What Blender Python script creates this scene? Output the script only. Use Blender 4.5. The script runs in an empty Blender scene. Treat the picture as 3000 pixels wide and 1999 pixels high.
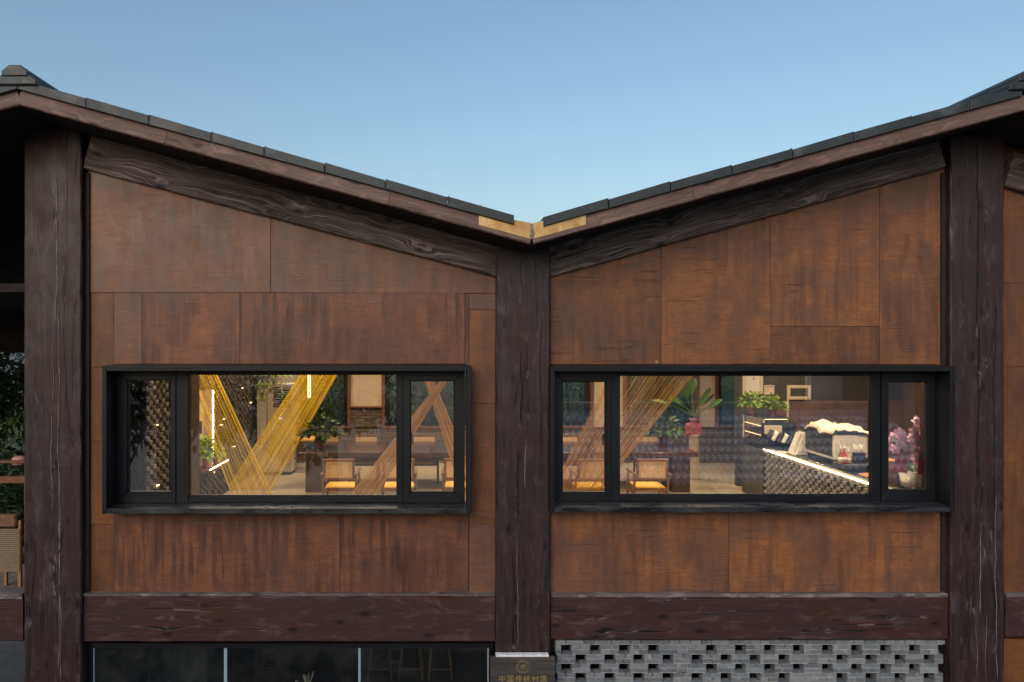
import bpy, bmesh, math, random
from mathutils import Vector, Matrix
R = math.radians
random.seed(7)
S = bpy.context.scene
C = S.collection

# ------------------------------------------------------------------ camera, sky, sun, exposure
D, F, PX, PY, ZC = 7.8, 2028.0, 1290.0, 1005.0, 2.69      # camera distance, focal length in photo pixels, principal point, eye height
cam = bpy.data.cameras.new('camera'); cam_o = bpy.data.objects.new('camera', cam); C.objects.link(cam_o)
cam.sensor_width = 36; cam.lens = F / 3000 * 36
cam.shift_x = (1500 - PX) / 3000; cam.shift_y = (PY - 999.5) / 3000
cam.clip_end = 2000; cam.clip_start = 0.1
cam_o.location = (0, -D, ZC); cam_o.rotation_euler = (R(90), 0, 0)
S.camera = cam_o
SUN_EL, SUN_AZ = 30, 205            # azimuth clockwise from +Y: behind the camera, to the left
w = bpy.data.worlds.new('World'); S.world = w; w.use_nodes = True
wn = w.node_tree
sky = wn.nodes.new('ShaderNodeTexSky'); sky.sky_type = 'NISHITA'; sky.sun_disc = False
sky.sun_elevation = R(SUN_EL); sky.sun_rotation = R(SUN_AZ)
sky.altitude = 300; sky.air_density = 1.5; sky.dust_density = 4.0; sky.ozone_density = 3.2
hs = wn.nodes.new('ShaderNodeHueSaturation'); hs.inputs['Hue'].default_value = .493
wn.links.new(sky.outputs[0], hs.inputs['Color']); wn.links.new(hs.outputs[0], wn.nodes['Background'].inputs[0])
wn.nodes['Background'].inputs[1].default_value = 0.130
sun = bpy.data.lights.new('sun', 'SUN'); sun.energy = 0.5; sun.angle = R(40); sun.color = (1, .97, .94)
sun_o = bpy.data.objects.new('sun', sun); C.objects.link(sun_o)
a, e = R(SUN_AZ), R(SUN_EL)
sun_o.rotation_euler = Vector((math.sin(a)*math.cos(e), math.cos(a)*math.cos(e), math.sin(e))).to_track_quat('Z', 'Y').to_euler()
S.view_settings.view_transform = 'Standard'; S.view_settings.look = 'None'
S.view_settings.exposure = 0.32; S.view_settings.gamma = 1
S.render.engine = 'CYCLES'
S.cycles.use_denoising = True
S.cycles.max_bounces = 7; S.cycles.transparent_max_bounces = 16
S.cycles.sample_clamp_indirect = 4; S.cycles.caustics_reflective = False; S.cycles.caustics_refractive = False

def PT(px, py, y):
    d = D + y
    return Vector(((px - PX) * d / F, y, ZC + (PY - py) * d / F))
def XX(px, y): return (px - PX) * (D + y) / F
def ZZ(py, y): return ZC + (PY - py) * (D + y) / F

# ------------------------------------------------------------------ mesh builder
class MB:
    def __init__(s): s.v = []; s.f = []; s.m = []; s.mi = 0
    def add(s, vs, fs):
        o = len(s.v); s.v += [tuple(v) for v in vs]
        for f in fs: s.f.append(tuple(i + o for i in f)); s.m.append(s.mi)
    def box(s, x0, x1, y0, y1, z0, z1, M=None):
        vs = [Vector((x, y, z)) for z in (z0, z1) for y in (y0, y1) for x in (x0, x1)]
        if M: vs = [M @ v for v in vs]
        s.add(vs, [(0,2,3,1),(4,5,7,6),(0,1,5,4),(2,6,7,3),(0,4,6,2),(1,3,7,5)])
    def bbox(s, x0, x1, y0, y1, z0, z1, b=.004, M=None):
        # chamfered box
        vs = []; idx = {}
        for i, x in enumerate((x0, x1)):
            for j, y in enumerate((y0, y1)):
                for k, z in enumerate((z0, z1)):
                    sx, sy, sz = 1-2*i, 1-2*j, 1-2*k
                    for ax, p in enumerate(((x, y+sy*b, z+sz*b), (x+sx*b, y, z+sz*b), (x+sx*b, y+sy*b, z))):
                        idx[i,j,k,ax] = len(vs); vs.append(Vector(p))
        fs = []
        for i in (0,1):
            q = [idx[i,0,0,0], idx[i,1,0,0], idx[i,1,1,0], idx[i,0,1,0]]; fs.append(q if i else q[::-1])
        for j in (0,1):
            q = [idx[0,j,0,1], idx[0,j,1,1], idx[1,j,1,1], idx[1,j,0,1]]; fs.append(q if j else q[::-1])
        for k in (0,1):
            q = [idx[0,0,k,2], idx[1,0,k,2], idx[1,1,k,2], idx[0,1,k,2]]; fs.append(q if k else q[::-1])
        for i in (0,1):
            for j in (0,1):
                q = [idx[i,j,0,0], idx[i,j,0,1], idx[i,j,1,1], idx[i,j,1,0]]; fs.append(q)
            for k in (0,1):
                q = [idx[i,0,k,0], idx[i,0,k,2], idx[i,1,k,2], idx[i,1,k,0]]; fs.append(q)
        for j in (0,1):
            for k in (0,1):
                q = [idx[0,j,k,1], idx[0,j,k,2], idx[1,j,k,2], idx[1,j,k,1]]; fs.append(q)
        for i in (0,1):
            for j in (0,1):
                for k in (0,1): fs.append([idx[i,j,k,0], idx[i,j,k,1], idx[i,j,k,2]])
        if M: vs = [M @ v for v in vs]
        s.add(vs, fs)
    def prism(s, poly, y0, y1, bev=0):
        # poly in (x, z), counter-clockwise seen from -y; front at y0
        n = len(poly); P = [Vector(p) for p in poly]
        if bev:
            c = sum(P, Vector((0,0)))/n
            ins = []
            for i in range(n):
                a_, b_, c_ = P[i-1], P[i], P[(i+1) % n]
                d1 = (b_-a_).normalized(); d2 = (c_-b_).normalized()
                n1 = Vector((-d1.y, d1.x)); n2 = Vector((-d2.y, d2.x))
                m = (n1+n2); m = m/max(.3, m.dot(n1)); ins.append(b_ + m*bev)
            vs = [(p.x, y0, p.y) for p in ins] + [(p.x, y0+bev, p.y) for p in P] + [(p.x, y1, p.y) for p in P]
            fs = [tuple(range(n)), tuple(range(3*n-1, 2*n-1, -1))]
            for i in range(n):
                j = (i+1) % n
                fs += [(i, i+n, j+n, j), (i+n, i+2*n, j+2*n, j+n)]
        else:
            vs = [(p.x, y0, p.y) for p in P] + [(p.x, y1, p.y) for p in P]
            fs = [tuple(range(n)), tuple(range(2*n-1, n-1, -1))]
            for i in range(n):
                j = (i+1) % n; fs.append((i, i+n, j+n, j))
        s.add(vs, fs)
    def tube(s, pts, r, n=6, cap=True):
        pts = [Vector(p) for p in pts]; rs = r if isinstance(r, (list, tuple)) else [r]*len(pts)
        vs = []; fs = []; up = None
        for i, p in enumerate(pts):
            t = (pts[min(i+1, len(pts)-1)] - pts[max(i-1, 0)]).normalized()
            if up is None:
                up = Vector((0,0,1)) if abs(t.z) < .9 else Vector((1,0,0))
            a_ = t.cross(up).normalized(); b_ = a_.cross(t).normalized(); up = b_
            for k in range(n):
                th = 2*math.pi*k/n
                vs.append(p + (a_*math.cos(th) + b_*math.sin(th))*rs[i])
        for i in range(len(pts)-1):
            for k in range(n):
                k2 = (k+1) % n
                fs.append((i*n+k, i*n+k2, (i+1)*n+k2, (i+1)*n+k))
        if cap: fs += [tuple(range(n-1,-1,-1)), tuple(range((len(pts)-1)*n, len(pts)*n))]
        s.add(vs, fs)
    def lathe(s, prof, n=16, c=(0,0,0), sx=1, sy=1):
        vs = []; fs = []
        for (r, z) in prof:
            for k in range(n):
                th = 2*math.pi*k/n; vs.append((c[0]+r*math.cos(th)*sx, c[1]+r*math.sin(th)*sy, c[2]+z))
        for i in range(len(prof)-1):
            for k in range(n):
                k2 = (k+1) % n; fs.append((i*n+k, i*n+k2, (i+1)*n+k2, (i+1)*n+k))
        if prof[0][0] > 1e-4: fs.append(tuple(range(n-1,-1,-1)))
        if prof[-1][0] > 1e-4: fs.append(tuple(range((len(prof)-1)*n, len(prof)*n)))
        s.add(vs, fs)
    def leaf(s, p, d, up, L, W, curl=.25):
        d = d.normalized(); side = d.cross(up)
        if side.length < 1e-3: side = Vector((1,0,0))
        side.normalize(); nrm = side.cross(d)
        a_ = p; b1 = p + d*L*.35 + side*W*.5 + nrm*W*.12; b2 = p + d*L*.35 - side*W*.5 + nrm*W*.12
        m = p + d*L*.4 - nrm*L*curl*.1
        c1 = p + d*L*.75 + side*W*.28 - nrm*L*curl*.25; c2 = p + d*L*.75 - side*W*.28 - nrm*L*curl*.25
        t = p + d*L - nrm*L*curl*.7
        s.add([a_, b1, m, b2, c1, c2, t], [(0,1,2),(0,2,3),(1,4,6,2),(2,6,5,3)])
    def mesh(s, name, mats, smooth=False):
        me = bpy.data.meshes.new(name); me.from_pydata(s.v, [], s.f); me.update()
        ml = mats if isinstance(mats, (list, tuple)) else [mats]
        for m in ml: me.materials.append(m)
        if len(ml) > 1: me.polygons.foreach_set('material_index', s.m)
        if smooth: me.polygons.foreach_set('use_smooth', [True]*len(me.polygons))
        return me
    def build(s, name, mats, parent=None, smooth=False, loc=None, rot=None):
        return link(name, s.mesh(name, mats, smooth), parent, loc, rot)

def link(name, me, parent=None, loc=None, rot=None):
    o = bpy.data.objects.new(name, me); C.objects.link(o)
    if parent: o.parent = parent
    if loc is not None: o.location = loc
    if rot is not None: o.rotation_euler = rot
    return o
def tag(o, label=None, cat=None, group=None, kind=None):
    if label: o['label'] = label
    if cat: o['category'] = cat
    if group: o['group'] = group
    if kind: o['kind'] = kind
    return o
def thing(name, label, cat, loc=(0,0,0), rz=0, group=None):
    o = bpy.data.objects.new(name, None); C.objects.link(o); o.location = loc; o.rotation_euler = (0,0,rz)
    return tag(o, label, cat, group)
def part_empty(name, parent):
    o = bpy.data.objects.new(name, None); C.objects.link(o); o.parent = parent; return o
def copy_tree(o, parent=None):
    c = o.copy(); C.objects.link(c); c.parent = parent
    for ch in list(o.children): copy_tree(ch, c)
    return c

# ------------------------------------------------------------------ materials
class NT:
    def __init__(s, name):
        s.mat = bpy.data.materials.new(name); s.mat.use_nodes = True; s.t = s.mat.node_tree
        s.b = s.t.nodes['Principled BSDF']; s.out = s.t.nodes['Material Output']
    def n(s, typ, ins=None, **kw):
        nd = s.t.nodes.new('ShaderNode' + typ)
        for k, v in kw.items(): setattr(nd, k, v)
        for k, v in (ins or {}).items(): s.set(nd.inputs[k], v)
        return nd
    def set(s, inp, v):
        if hasattr(v, 'is_linked') or isinstance(v, bpy.types.NodeSocket): s.t.links.new(v, inp)
        elif hasattr(v, 'outputs'): s.t.links.new(v.outputs[0], inp)
        else: inp.default_value = v
    def coord(s, which='Object', scale=(1,1,1), rnd=0.0):
        tc = s.n('TexCoord').outputs[which]
        if rnd:
            oi = s.n('ObjectInfo'); r = s.n('VectorMath', {0: (rnd, rnd*.7, rnd*1.3), 3: oi.outputs['Random']}, operation='SCALE')
            tc = s.n('VectorMath', {0: tc, 1: r.outputs[0]}, operation='ADD').outputs[0]
        if scale != (1,1,1): tc = s.n('Mapping', {0: tc, 3: scale}).outputs[0]
        return tc
    def scale(s, v, sc): return s.n('Mapping', {0: v, 3: sc}).outputs[0]
    def noise(s, v, sc=1, det=4, ro=.55, dist=0): return s.n('TexNoise', {'Vector': v, 'Scale': sc, 'Detail': det, 'Roughness': ro, 'Distortion': dist}).outputs[0]
    def ramp(s, f, stops, interp='LINEAR'):
        nd = s.n('ValToRGB', {0: f}); el = nd.color_ramp.elements; nd.color_ramp.interpolation = interp
        while len(el) < len(stops): el.new(.5)
        for q, (p, c) in zip(el, stops):
            q.position = p; q.color = (c, c, c, 1) if not isinstance(c, tuple) else (*c, 1)
        return nd.outputs[0]
    def mix(s, f, a_, b_, mode='MIX'):
        nd = s.n('Mix', data_type='RGBA', blend_type=mode)
        s.set(nd.inputs[0], f)
        for i, v in ((6, a_), (7, b_)):
            if isinstance(v, tuple) and len(v) == 3: v = (*v, 1)
            s.set(nd.inputs[i], v)
        return nd.outputs[2]
    def math(s, op, a_, b_=0.0, c_=0.0, clamp=False):
        nd = s.n('Math', {0: a_, 1: b_, 2: c_}, operation=op); nd.use_clamp = clamp; return nd.outputs[0]
    def sep(s, v): return s.n('SeparateXYZ', {0: v}).outputs
    def comb(s, x, y, z): return s.n('CombineXYZ', {0: x, 1: y, 2: z}).outputs[0]
    def bump(s, h, st=.3, dist=.01, prev=None):
        ins = {'Strength': st, 'Distance': dist, 'Height': h}
        if prev is not None: ins['Normal'] = prev
        return s.n('Bump', ins).outputs[0]
    def fin(s, col=None, rough=None, bump=None, metal=None, spec=None, **kw):
        if col is not None: s.set(s.b.inputs['Base Color'], (*col, 1) if isinstance(col, tuple) and len(col) == 3 else col)
        if rough is not None: s.set(s.b.inputs['Roughness'], rough)
        if bump is not None: s.set(s.b.inputs['Normal'], bump)
        if metal is not None: s.set(s.b.inputs['Metallic'], metal)
        if spec is not None: s.set(s.b.inputs['Specular IOR Level'], spec)
        for k, v in kw.items(): s.set(s.b.inputs[k], v)
        return s.mat

def simple(name, col, rough=.6, var=.25, sc=12, metal=0, spec=.5, bmp=.15, **kw):
    t = NT(name); v = t.coord('Object', rnd=9)
    f = t.noise(v, sc, 5, .6)
    lo = tuple(c*(1-var) for c in col); hi = tuple(min(1, c*(1+var)) for c in col)
    c = t.ramp(f, [(.3, lo), (.7, hi)])
    return t.fin(c, t.ramp(t.noise(v, sc*2.3, 3), [(.3, max(0, rough-.1)), (.7, min(1, rough+.1))]), t.bump(f, bmp, .004), metal, spec, **kw)

def timber_mat(name, dark, mid, light, ring_amt=.5, crack=1.0, redder=(.05,.018,.014), rough=.62, wear=.5, bumpd=.006, swirl=1.0):
    """old stained timber; length along local X"""
    t = NT(name); v = t.coord('Object', rnd=23)
    x, y, z = t.sep(v)[:3]
    ac = t.math('ADD', z, t.math('MULTIPLY', y, .8))
    kv = t.comb(t.math('MULTIPLY', x, 1.15), t.math('MULTIPLY', ac, 2.6), 0.0)
    vor = t.n('TexVoronoi', {'Vector': kv, 'Scale': 1.0, 'Randomness': 1.0}, voronoi_dimensions='2D')
    kd = vor.outputs['Distance']
    kb = t.ramp(kd, [(0, 1.0), (.10, .75), (.28, .22), (.5, 0.0)], 'EASE')
    warp = t.noise(t.scale(v, (.9, 3, 3)), 1.6, 3, .5)
    h = t.math('ADD', t.math('ADD', ac, t.math('MULTIPLY', kb, .10*swirl)), t.math('MULTIPLY', warp, .10*swirl))
    gv = t.comb(t.math('MULTIPLY', x, .35), t.math('MULTIPLY', h, 1.0), 0.0)
    ring = t.noise(t.scale(gv, (2.4, 58, 1)), 1.0, 5, .7)
    ring2 = t.noise(t.scale(gv, (1.4, 17, 1)), 1.0, 4, .6)
    fib = t.noise(t.scale(v, (6, 190, 190)), 1.0, 3, .6)
    blot = t.noise(t.scale(v, (.8, 2.2, 2.2)), 1.7, 5, .6, .4)
    g = t.math('ADD', t.math('MULTIPLY', ring, .62), t.math('MULTIPLY', ring2, .38))
    base = t.ramp(g, [(.40, dark), (.50, mid), (.61, light)])
    flat = t.mix(t.ramp(blot, [(.43, 0.0), (.57, 1.0)]), mid, redder)
    col = t.mix(t.math('MULTIPLY', t.ramp(t.noise(t.scale(v, (.7, 3, 3)), 2.1, 4), [(.42, .35), (.58, 1.0)]), ring_amt), flat, base)
    dust = t.noise(t.scale(v, (1.4, 4, 4)), 2.6, 6, .65, .6)
    col = t.mix(t.math('MULTIPLY', t.ramp(dust, [(.53, 0.0), (.65, 1.0)]), wear), col, tuple(min(1, c*2.1+.012) for c in mid))
    col = t.mix(t.ramp(kd, [(.03, .85), (.09, 0.0)]), col, tuple(c*.5 for c in dark))
    # drying cracks along the grain
    cn = t.noise(t.scale(gv, (.55, 6.5, 1)), 1.0, 3, .5)
    cr = t.math('ABSOLUTE', t.math('SUBTRACT', cn, .52))
    cm = t.ramp(t.noise(t.scale(v, (.6, 3, 3)), 1.3, 3), [(.48, 0.0), (.56, 1.0)])
    ck = t.math('MULTIPLY', t.math('MULTIPLY', t.ramp(cr, [(.003, 1.0), (.010, 0.0)]), cm), crack)
    col = t.mix(ck, col, t.mix(t.ramp(dust, [(.54, 0.0), (.62, .8)]), (.006,.005,.005), tuple(min(.3, c*2.6+.03) for c in light)))
    hh = t.math('SUBTRACT', t.math('ADD', t.math('MULTIPLY', g, .7), t.math('MULTIPLY', fib, .35)), t.math('MULTIPLY', ck, 1.2))
    ro = t.ramp(blot, [(.3, rough-.12), (.7, rough+.15)])
    return t.fin(col, ro, t.bump(hh, .55, bumpd), spec=.35)

def ply_mat(name, cols, streak=.5, wrinkle=.5, grain='x', rough=.45):
    """stained plywood sheet in the x/z plane; cols = grey-brown, brown, orange, dark"""
    t = NT(name); v = t.coord('Object', rnd=41)
    A = (1.2, 1, 1.2)
    blot = t.noise(t.scale(v, (1.1, 1, .9)), 1.6, 6, .6, .2)
    blot2 = t.noise(t.scale(v, (1.5, 1, .7)), 4.0, 6, .6, .2)
    col = t.ramp(blot, [(.41, cols[0]), (.49, cols[1]), (.58, cols[2])])
    oi = t.n('ObjectInfo')
    col = t.mix(t.ramp(blot2, [(.51, 0.0), (.63, .6)]), col, cols[2])
    # vertical drip stains
    st = t.noise(t.scale(v, (15, 1, .75)), 1.0, 5, .62, .08)
    stm = t.noise(v, .9, 3)
    col = t.mix(t.math('MULTIPLY', t.math('MULTIPLY', t.ramp(st, [(.48, 0.0), (.57, 1.0)]), t.ramp(stm, [(.42, .15), (.56, 1.0)])), streak), col, cols[3])
    # sheet figure
    gs = (1.0, 1, 5.5) if grain == 'x' else (5.5, 1, 1.0)
    fig = t.noise(t.scale(v, gs), 5.0, 7, .68, .9)
    col = t.mix(t.ramp(fig, [(.44, 0.0), (.58, .55)]), col, tuple(c*.62 for c in cols[1]))
    fine = t.noise(t.scale(v, (gs[0]*3.2, 1, gs[2]*3.2)), 4.0, 4, .75)
    col = t.mix(.38, col, t.ramp(fine, [(.3, tuple(c*.6 for c in cols[1])), (.7, tuple(min(1, c*1.3) for c in cols[1]))]))
    wash = t.noise(t.scale(v, (.8, 1, 1.6)), 2.2, 5, .6)
    col = t.mix(t.ramp(wash, [(.53, 0.0), (.63, .5)]), col, cols[0])
    dk = t.noise(t.scale(v, (2.4, 1, .55)), 2.4, 6, .6, .3)
    col = t.mix(t.ramp(dk, [(.51, 0.0), (.63, .50)]), col, tuple(c*1.25 for c in cols[3]))
    sp = t.n('TexVoronoi', {'Vector': t.scale(v, (1, 1, 1.5)), 'Scale': 2.6}).outputs['Distance']
    col = t.mix(t.ramp(sp, [(.02, .6), (.06, 0.0)]), col, cols[3])
    # short white scratches
    sc = t.noise(t.scale(v, (3, 1, 80)), 1.0, 1, .4); scm = t.noise(v, 3.3, 2)
    scr = t.math('MULTIPLY', t.ramp(sc, [(.80, 0.0), (.84, .8)]), t.ramp(scm, [(.58, 0.0), (.66, 1.0)]))
    col = t.mix(scr, col, (.34,.27,.22))
    br = t.n('HueSaturation', {'Value': t.math('ADD', .84, t.math('MULTIPLY', oi.outputs['Random'], .3)), 'Color': col}).outputs[0]
    # wrinkles in the veneer
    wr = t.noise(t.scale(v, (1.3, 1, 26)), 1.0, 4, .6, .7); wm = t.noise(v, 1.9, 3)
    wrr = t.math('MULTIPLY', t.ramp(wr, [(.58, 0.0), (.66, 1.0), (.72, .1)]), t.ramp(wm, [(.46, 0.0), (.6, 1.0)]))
    br = t.mix(t.math('MULTIPLY', wrr, wrinkle*.45), br, tuple(min(1, c*1.5+.03) for c in cols[0]))  # pale ridges: highlights of the relief painted into the colour
    b1 = t.bump(wrr, wrinkle, .008)
    b2 = t.bump(t.math('ADD', t.math('MULTIPLY', fig, .5), t.math('MULTIPLY', fine, .3)), .22, .005, b1)
    b3 = t.bump(t.noise(v, 2.2, 2), .25, .03, b2)
    ro = t.ramp(blot2, [(.3, rough-.08), (.7, rough+.18)])
    return t.fin(br, ro, b3, spec=.4)

def emit(name, col, st):
    t = NT(name); return t.fin((.8,.8,.8), **{'Emission Color': (*col, 1), 'Emission Strength': st})
def glass_mat(name, tint=(1,1,1), boost=1.5, rough=0.0, dirt=.02):
    t = NT(name)
    fr = t.n('Fresnel', {'IOR': 1.5})
    tr = t.n('BsdfTransparent', {0: (*tint, 1)}); gl = t.n('BsdfGlossy', {0: (1,1,1,1), 'Roughness': rough})
    m1 = t.n('MixShader', {0: t.math('MULTIPLY', fr.outputs[0], boost, clamp=True), 1: tr.outputs[0], 2: gl.outputs[0]})
    v = t.coord('Object', rnd=5)
    dv = t.math('MULTIPLY', t.ramp(t.noise(v, 2.0, 6, .7), [(.45, 0.0), (.75, 1.0)]), dirt)
    sp = t.ramp(t.n('TexVoronoi', {'Vector': v, 'Scale': 26}).outputs['Distance'], [(.03, .35), (.06, 0.0)])
    sp = t.math('MULTIPLY', sp, t.ramp(t.noise(v, 3.1, 2), [(.56, 0.0), (.62, 1.0)]))
    df = t.n('BsdfDiffuse', {0: (.6,.6,.6,1)})
    m2 = t.n('MixShader', {0: t.math('ADD', dv, t.math('MULTIPLY', sp, .5)), 1: m1.outputs[0], 2: df.outputs[0]})
    t.t.links.new(m2.outputs[0], t.out.inputs[0]); return t.mat

M = {}
M['column'] = timber_mat('aged_column_timber', (.006,.004,.0045), (.026,.0165,.0175), (.066,.048,.049), .5, 1.0, (.032,.0115,.0105), .48, .6, .008, .45)
M['rake'] = timber_mat('weathered_beam_timber', (.007,.005,.005), (.085,.066,.063), (.34,.28,.27), 1.0, .6, (.050,.036,.035), .65, .4, .018)
M['beam'] = timber_mat('floor_beam_timber', (.018,.009,.008), (.044,.024,.023), (.080,.054,.052), .35, 1.0, (.050,.015,.011), .45, .6, .006, .4)
M['ledge'] = timber_mat('dusty_ledge_timber', (.05,.04,.04), (.12,.10,.095), (.20,.17,.16), .5, .8, (.09,.06,.055), .8, .8)
M['fascia'] = timber_mat('fascia_timber', (.050,.028,.024), (.135,.082,.072), (.21,.135,.118), .6, .5, (.11,.066,.057), .62, .5, .006)
M['soffit'] = timber_mat('soffit_timber', (.006,.004,.004), (.014,.009,.009), (.022,.016,.015), .5, .3, (.014,.008,.007), .8, .1)
M['plyL'] = ply_mat('red_brown_plywood', ((.098,.046,.032), (.148,.056,.029), (.245,.090,.034), (.034,.014,.012)), .95, .25)
M['plyU'] = ply_mat('grey_brown_plywood', ((.112,.064,.049), (.160,.073,.044), (.220,.092,.043), (.060,.034,.027)), .4, .3)
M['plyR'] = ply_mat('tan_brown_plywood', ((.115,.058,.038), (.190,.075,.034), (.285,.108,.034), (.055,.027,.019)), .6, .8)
M['plyO'] = ply_mat('orange_brown_plywood', ((.098,.043,.023), (.145,.054,.020), (.205,.074,.021), (.050,.021,.013)), .45, .25)
M['core'] = simple('shadow_gap_board', (.050,.024,.014), .9)
M['stud'] = simple('dark_edge_trim', (.016,.010,.009), .8)
def frame_mat():
    t = NT('black_aluminium'); v = t.coord('Object', rnd=3)
    d = t.noise(v, 3, 5, .65); f = t.noise(v, 60, 2)
    c = t.mix(t.ramp(d, [(.5, 0.0), (.8, .35)]), (.006,.007,.0095), (.015,.015,.017))
    sp = t.ramp(t.n('TexVoronoi', {'Vector': v, 'Scale': 17}).outputs['Distance'], [(.02, .5), (.045, 0.0)])
    c = t.mix(t.math('MULTIPLY', sp, t.ramp(t.noise(v, 2.3, 2), [(.5, 0.0), (.6, 1.0)])), c, (.25,.24,.22))
    return t.fin(c, t.ramp(d, [(.3, .38), (.7, .55)]), t.bump(f, .04, .001), spec=.3)
M['frame'] = frame_mat()
def sill_mat():
    t = NT('dusty_black_sill'); v = t.coord('Object', rnd=3)
    d = t.noise(t.scale(v, (.8, 3, 3)), 2.2, 6, .65, .8)
    c = t.ramp(d, [(.38, (.010,.011,.013)), (.60, (.030,.032,.036)), (.75, (.055,.056,.06))])
    return t.fin(c, t.ramp(d, [(.4, .18), (.6, .55)]), t.bump(d, .1, .002))
M['sill'] = sill_mat()
def tile_mat():
    t = NT('slate_roof_tile'); v = t.coord('Object', rnd=17)
    d = t.noise(v, 3, 6, .65, .5); f = t.noise(v, 38, 4, .6)
    oi = t.n('ObjectInfo')
    c = t.ramp(d, [(.3, (.013,.018,.022)), (.55, (.023,.030,.036)), (.70, (.070,.084,.095))])
    c = t.n('HueSaturation', {'Color': c, 'Value': t.math('ADD', .8, t.math('MULTIPLY', oi.outputs['Random'], .4))}).outputs[0]
    return t.fin(c, t.ramp(d, [(.3, .42), (.7, .7)]), t.bump(t.math('ADD', f, d), .3, .005))
M['tile'] = tile_mat()
def brass_mat():
    t = NT('brassy_flashing'); v = t.coord('Object')
    d = t.noise(t.scale(v, (6, 6, 1.6)), 4, 5, .6); e_ = t.noise(v, 5, 4, .6)
    c = t.ramp(e_, [(.3, (.30,.15,.05)), (.5, (.50,.32,.13)), (.72, (.62,.50,.32))])
    c = t.mix(t.ramp(d, [(.4, 0.0), (.7, .5)]), c, (.38,.20,.06))
    return t.fin(c, .42, t.bump(d, .25, .003), metal=.55)
M['brass'] = brass_mat()
def brick_mat(name, c0, c1, c2, mortar=(.42,.40,.38), dust=.6):
    t = NT(name); v = t.coord('Object', rnd=13); oi = t.n('ObjectInfo')
    d = t.noise(v, 9, 6, .7, .4); f = t.noise(v, 60, 4, .65)
    c = t.ramp(t.math('ADD', t.math('MULTIPLY', oi.outputs['Random'], .5), t.math('MULTIPLY', d, .5)), [(.25, c0), (.5, c1), (.8, c2)])
    c = t.mix(t.math('MULTIPLY', t.ramp(t.noise(v, 14, 5, .7), [(.54, 0.0), (.68, 1.0)]), dust), c, mortar)
    return t.fin(c, .9, t.bump(t.math('ADD', d, f), .55, .006), spec=.2)
M['brick'] = brick_mat('grey_brick', (.115,.13,.145), (.165,.183,.20), (.225,.242,.258), (.38,.365,.35))
M['mortar'] = simple('pale_mortar', (.36,.34,.32), .95, .3, 20)
M['brick_in'] = brick_mat('dark_indoor_brick', (.055,.046,.040), (.10,.083,.070), (.16,.132,.11), (.2,.17,.14), .3)
M['brick_wall'] = brick_mat('brown_indoor_brick', (.075,.058,.046), (.12,.094,.074), (.17,.135,.108), (.24,.2,.16), .4)
M['brick_bar'] = brick_mat('bar_brick', (.16,.15,.14), (.22,.21,.20), (.30,.285,.27), (.34,.32,.3), .3)
M['glass'] = glass_mat('window_glass', (.95,.96,.96), 3.0)
M['shopglass'] = glass_mat('shopfront_glass', (.82,.86,.86), 1.0, 0, .03)
M['clear'] = glass_mat('case_glass', (.97,.97,.96), .7, 0, .02)
M['cream'] = simple('cream_plaster', (.62,.50,.38), .85, .06, 8)
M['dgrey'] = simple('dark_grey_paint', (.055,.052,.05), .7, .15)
M['redtrim'] = simple('red_brown_trim', (.16,.062,.034), .45, .25, 18)
M['floor'] = simple('beige_screed_floor', (.46,.37,.27), .4, .12, 5)
M['ceil'] = simple('white_ceiling', (.7,.66,.6), .9, .05)
M['tabletop'] = simple('dark_red_table_wood', (.058,.026,.019), .18, .3, 9)
M['tablebase'] = simple('dark_table_base', (.050,.026,.020), .45, .3, 9)
M['chairwood'] = simple('teak_chair_wood', (.17,.075,.040), .42, .3, 20)
M['yseat'] = simple('yellow_seat_cushion', (.72,.42,.07), .7, .12, 30)
def cane_mat():
    t = NT('woven_cane'); v = t.coord('Object'); x, y, z = t.sep(v)[:3]
    def cell(a_): return t.math('ABSOLUTE', t.math('SUBTRACT', t.math('FRACT', t.math('MULTIPLY', a_, 46.0)), .5))
    hx, hz = cell(x), cell(z)
    hole = t.math('MULTIPLY', t.math('LESS_THAN', hx, .24), t.math('LESS_THAN', hz, .24))
    t.fin((.66,.44,.22), .6, t.bump(t.math('MINIMUM', hx, hz), .4, .003))
    tr = t.n('BsdfTransparent'); m = t.n('MixShader', {0: hole, 1: t.b.outputs[0], 2: tr.outputs[0]})
    t.t.links.new(m.outputs[0], t.out.inputs[0]); return t.mat
M['cane'] = cane_mat()

M['led'] = emit('warm_led', (1, .70, .34), 22)
M['ledsoft'] = emit('warm_brick_light', (1, .66, .30), 4)
M['lamp'] = emit('lamp_diffuser', (1, .80, .55), 6)
M['acbody'] = simple('cream_metal_cabinet', (.56,.48,.38), .4, .05, 4)
M['slatdark'] = simple('dark_vent', (.03,.025,.02), .6)
M['white'] = simple('white_enamel', (.70,.66,.60), .35, .05)
M['whitecloth'] = simple('white_cloth', (.78,.68,.55), .9, .06)
M['black'] = simple('black_plastic', (.015,.015,.016), .35, .2)
M['countertop'] = simple('dark_stone_counter', (.030,.026,.024), .22, .3, 30)
M['panelbrown'] = ply_mat('brown_indoor_panel', ((.13,.070,.045), (.17,.082,.045), (.21,.095,.045), (.09,.042,.026)), .2, .2)
def leaf_mat(name, c0, c1, c2, trans=.25):
    t = NT(name); g = t.n('NewGeometry'); v = t.coord('Object')
    f = t.math('ADD', t.math('MULTIPLY', g.outputs['Random Per Island'], .65), t.math('MULTIPLY', t.noise(v, 5, 3), .35))
    c = t.ramp(f, [(.2, c0), (.5, c1), (.85, c2)])
    return t.fin(c, .45, spec=.4, **{'Subsurface Weight': 0.0, 'Transmission Weight': 0.0})
M['gold'] = leaf_mat('golden_yarn', (.46,.27,.010), (.82,.55,.020), (.98,.75,.05))
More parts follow.
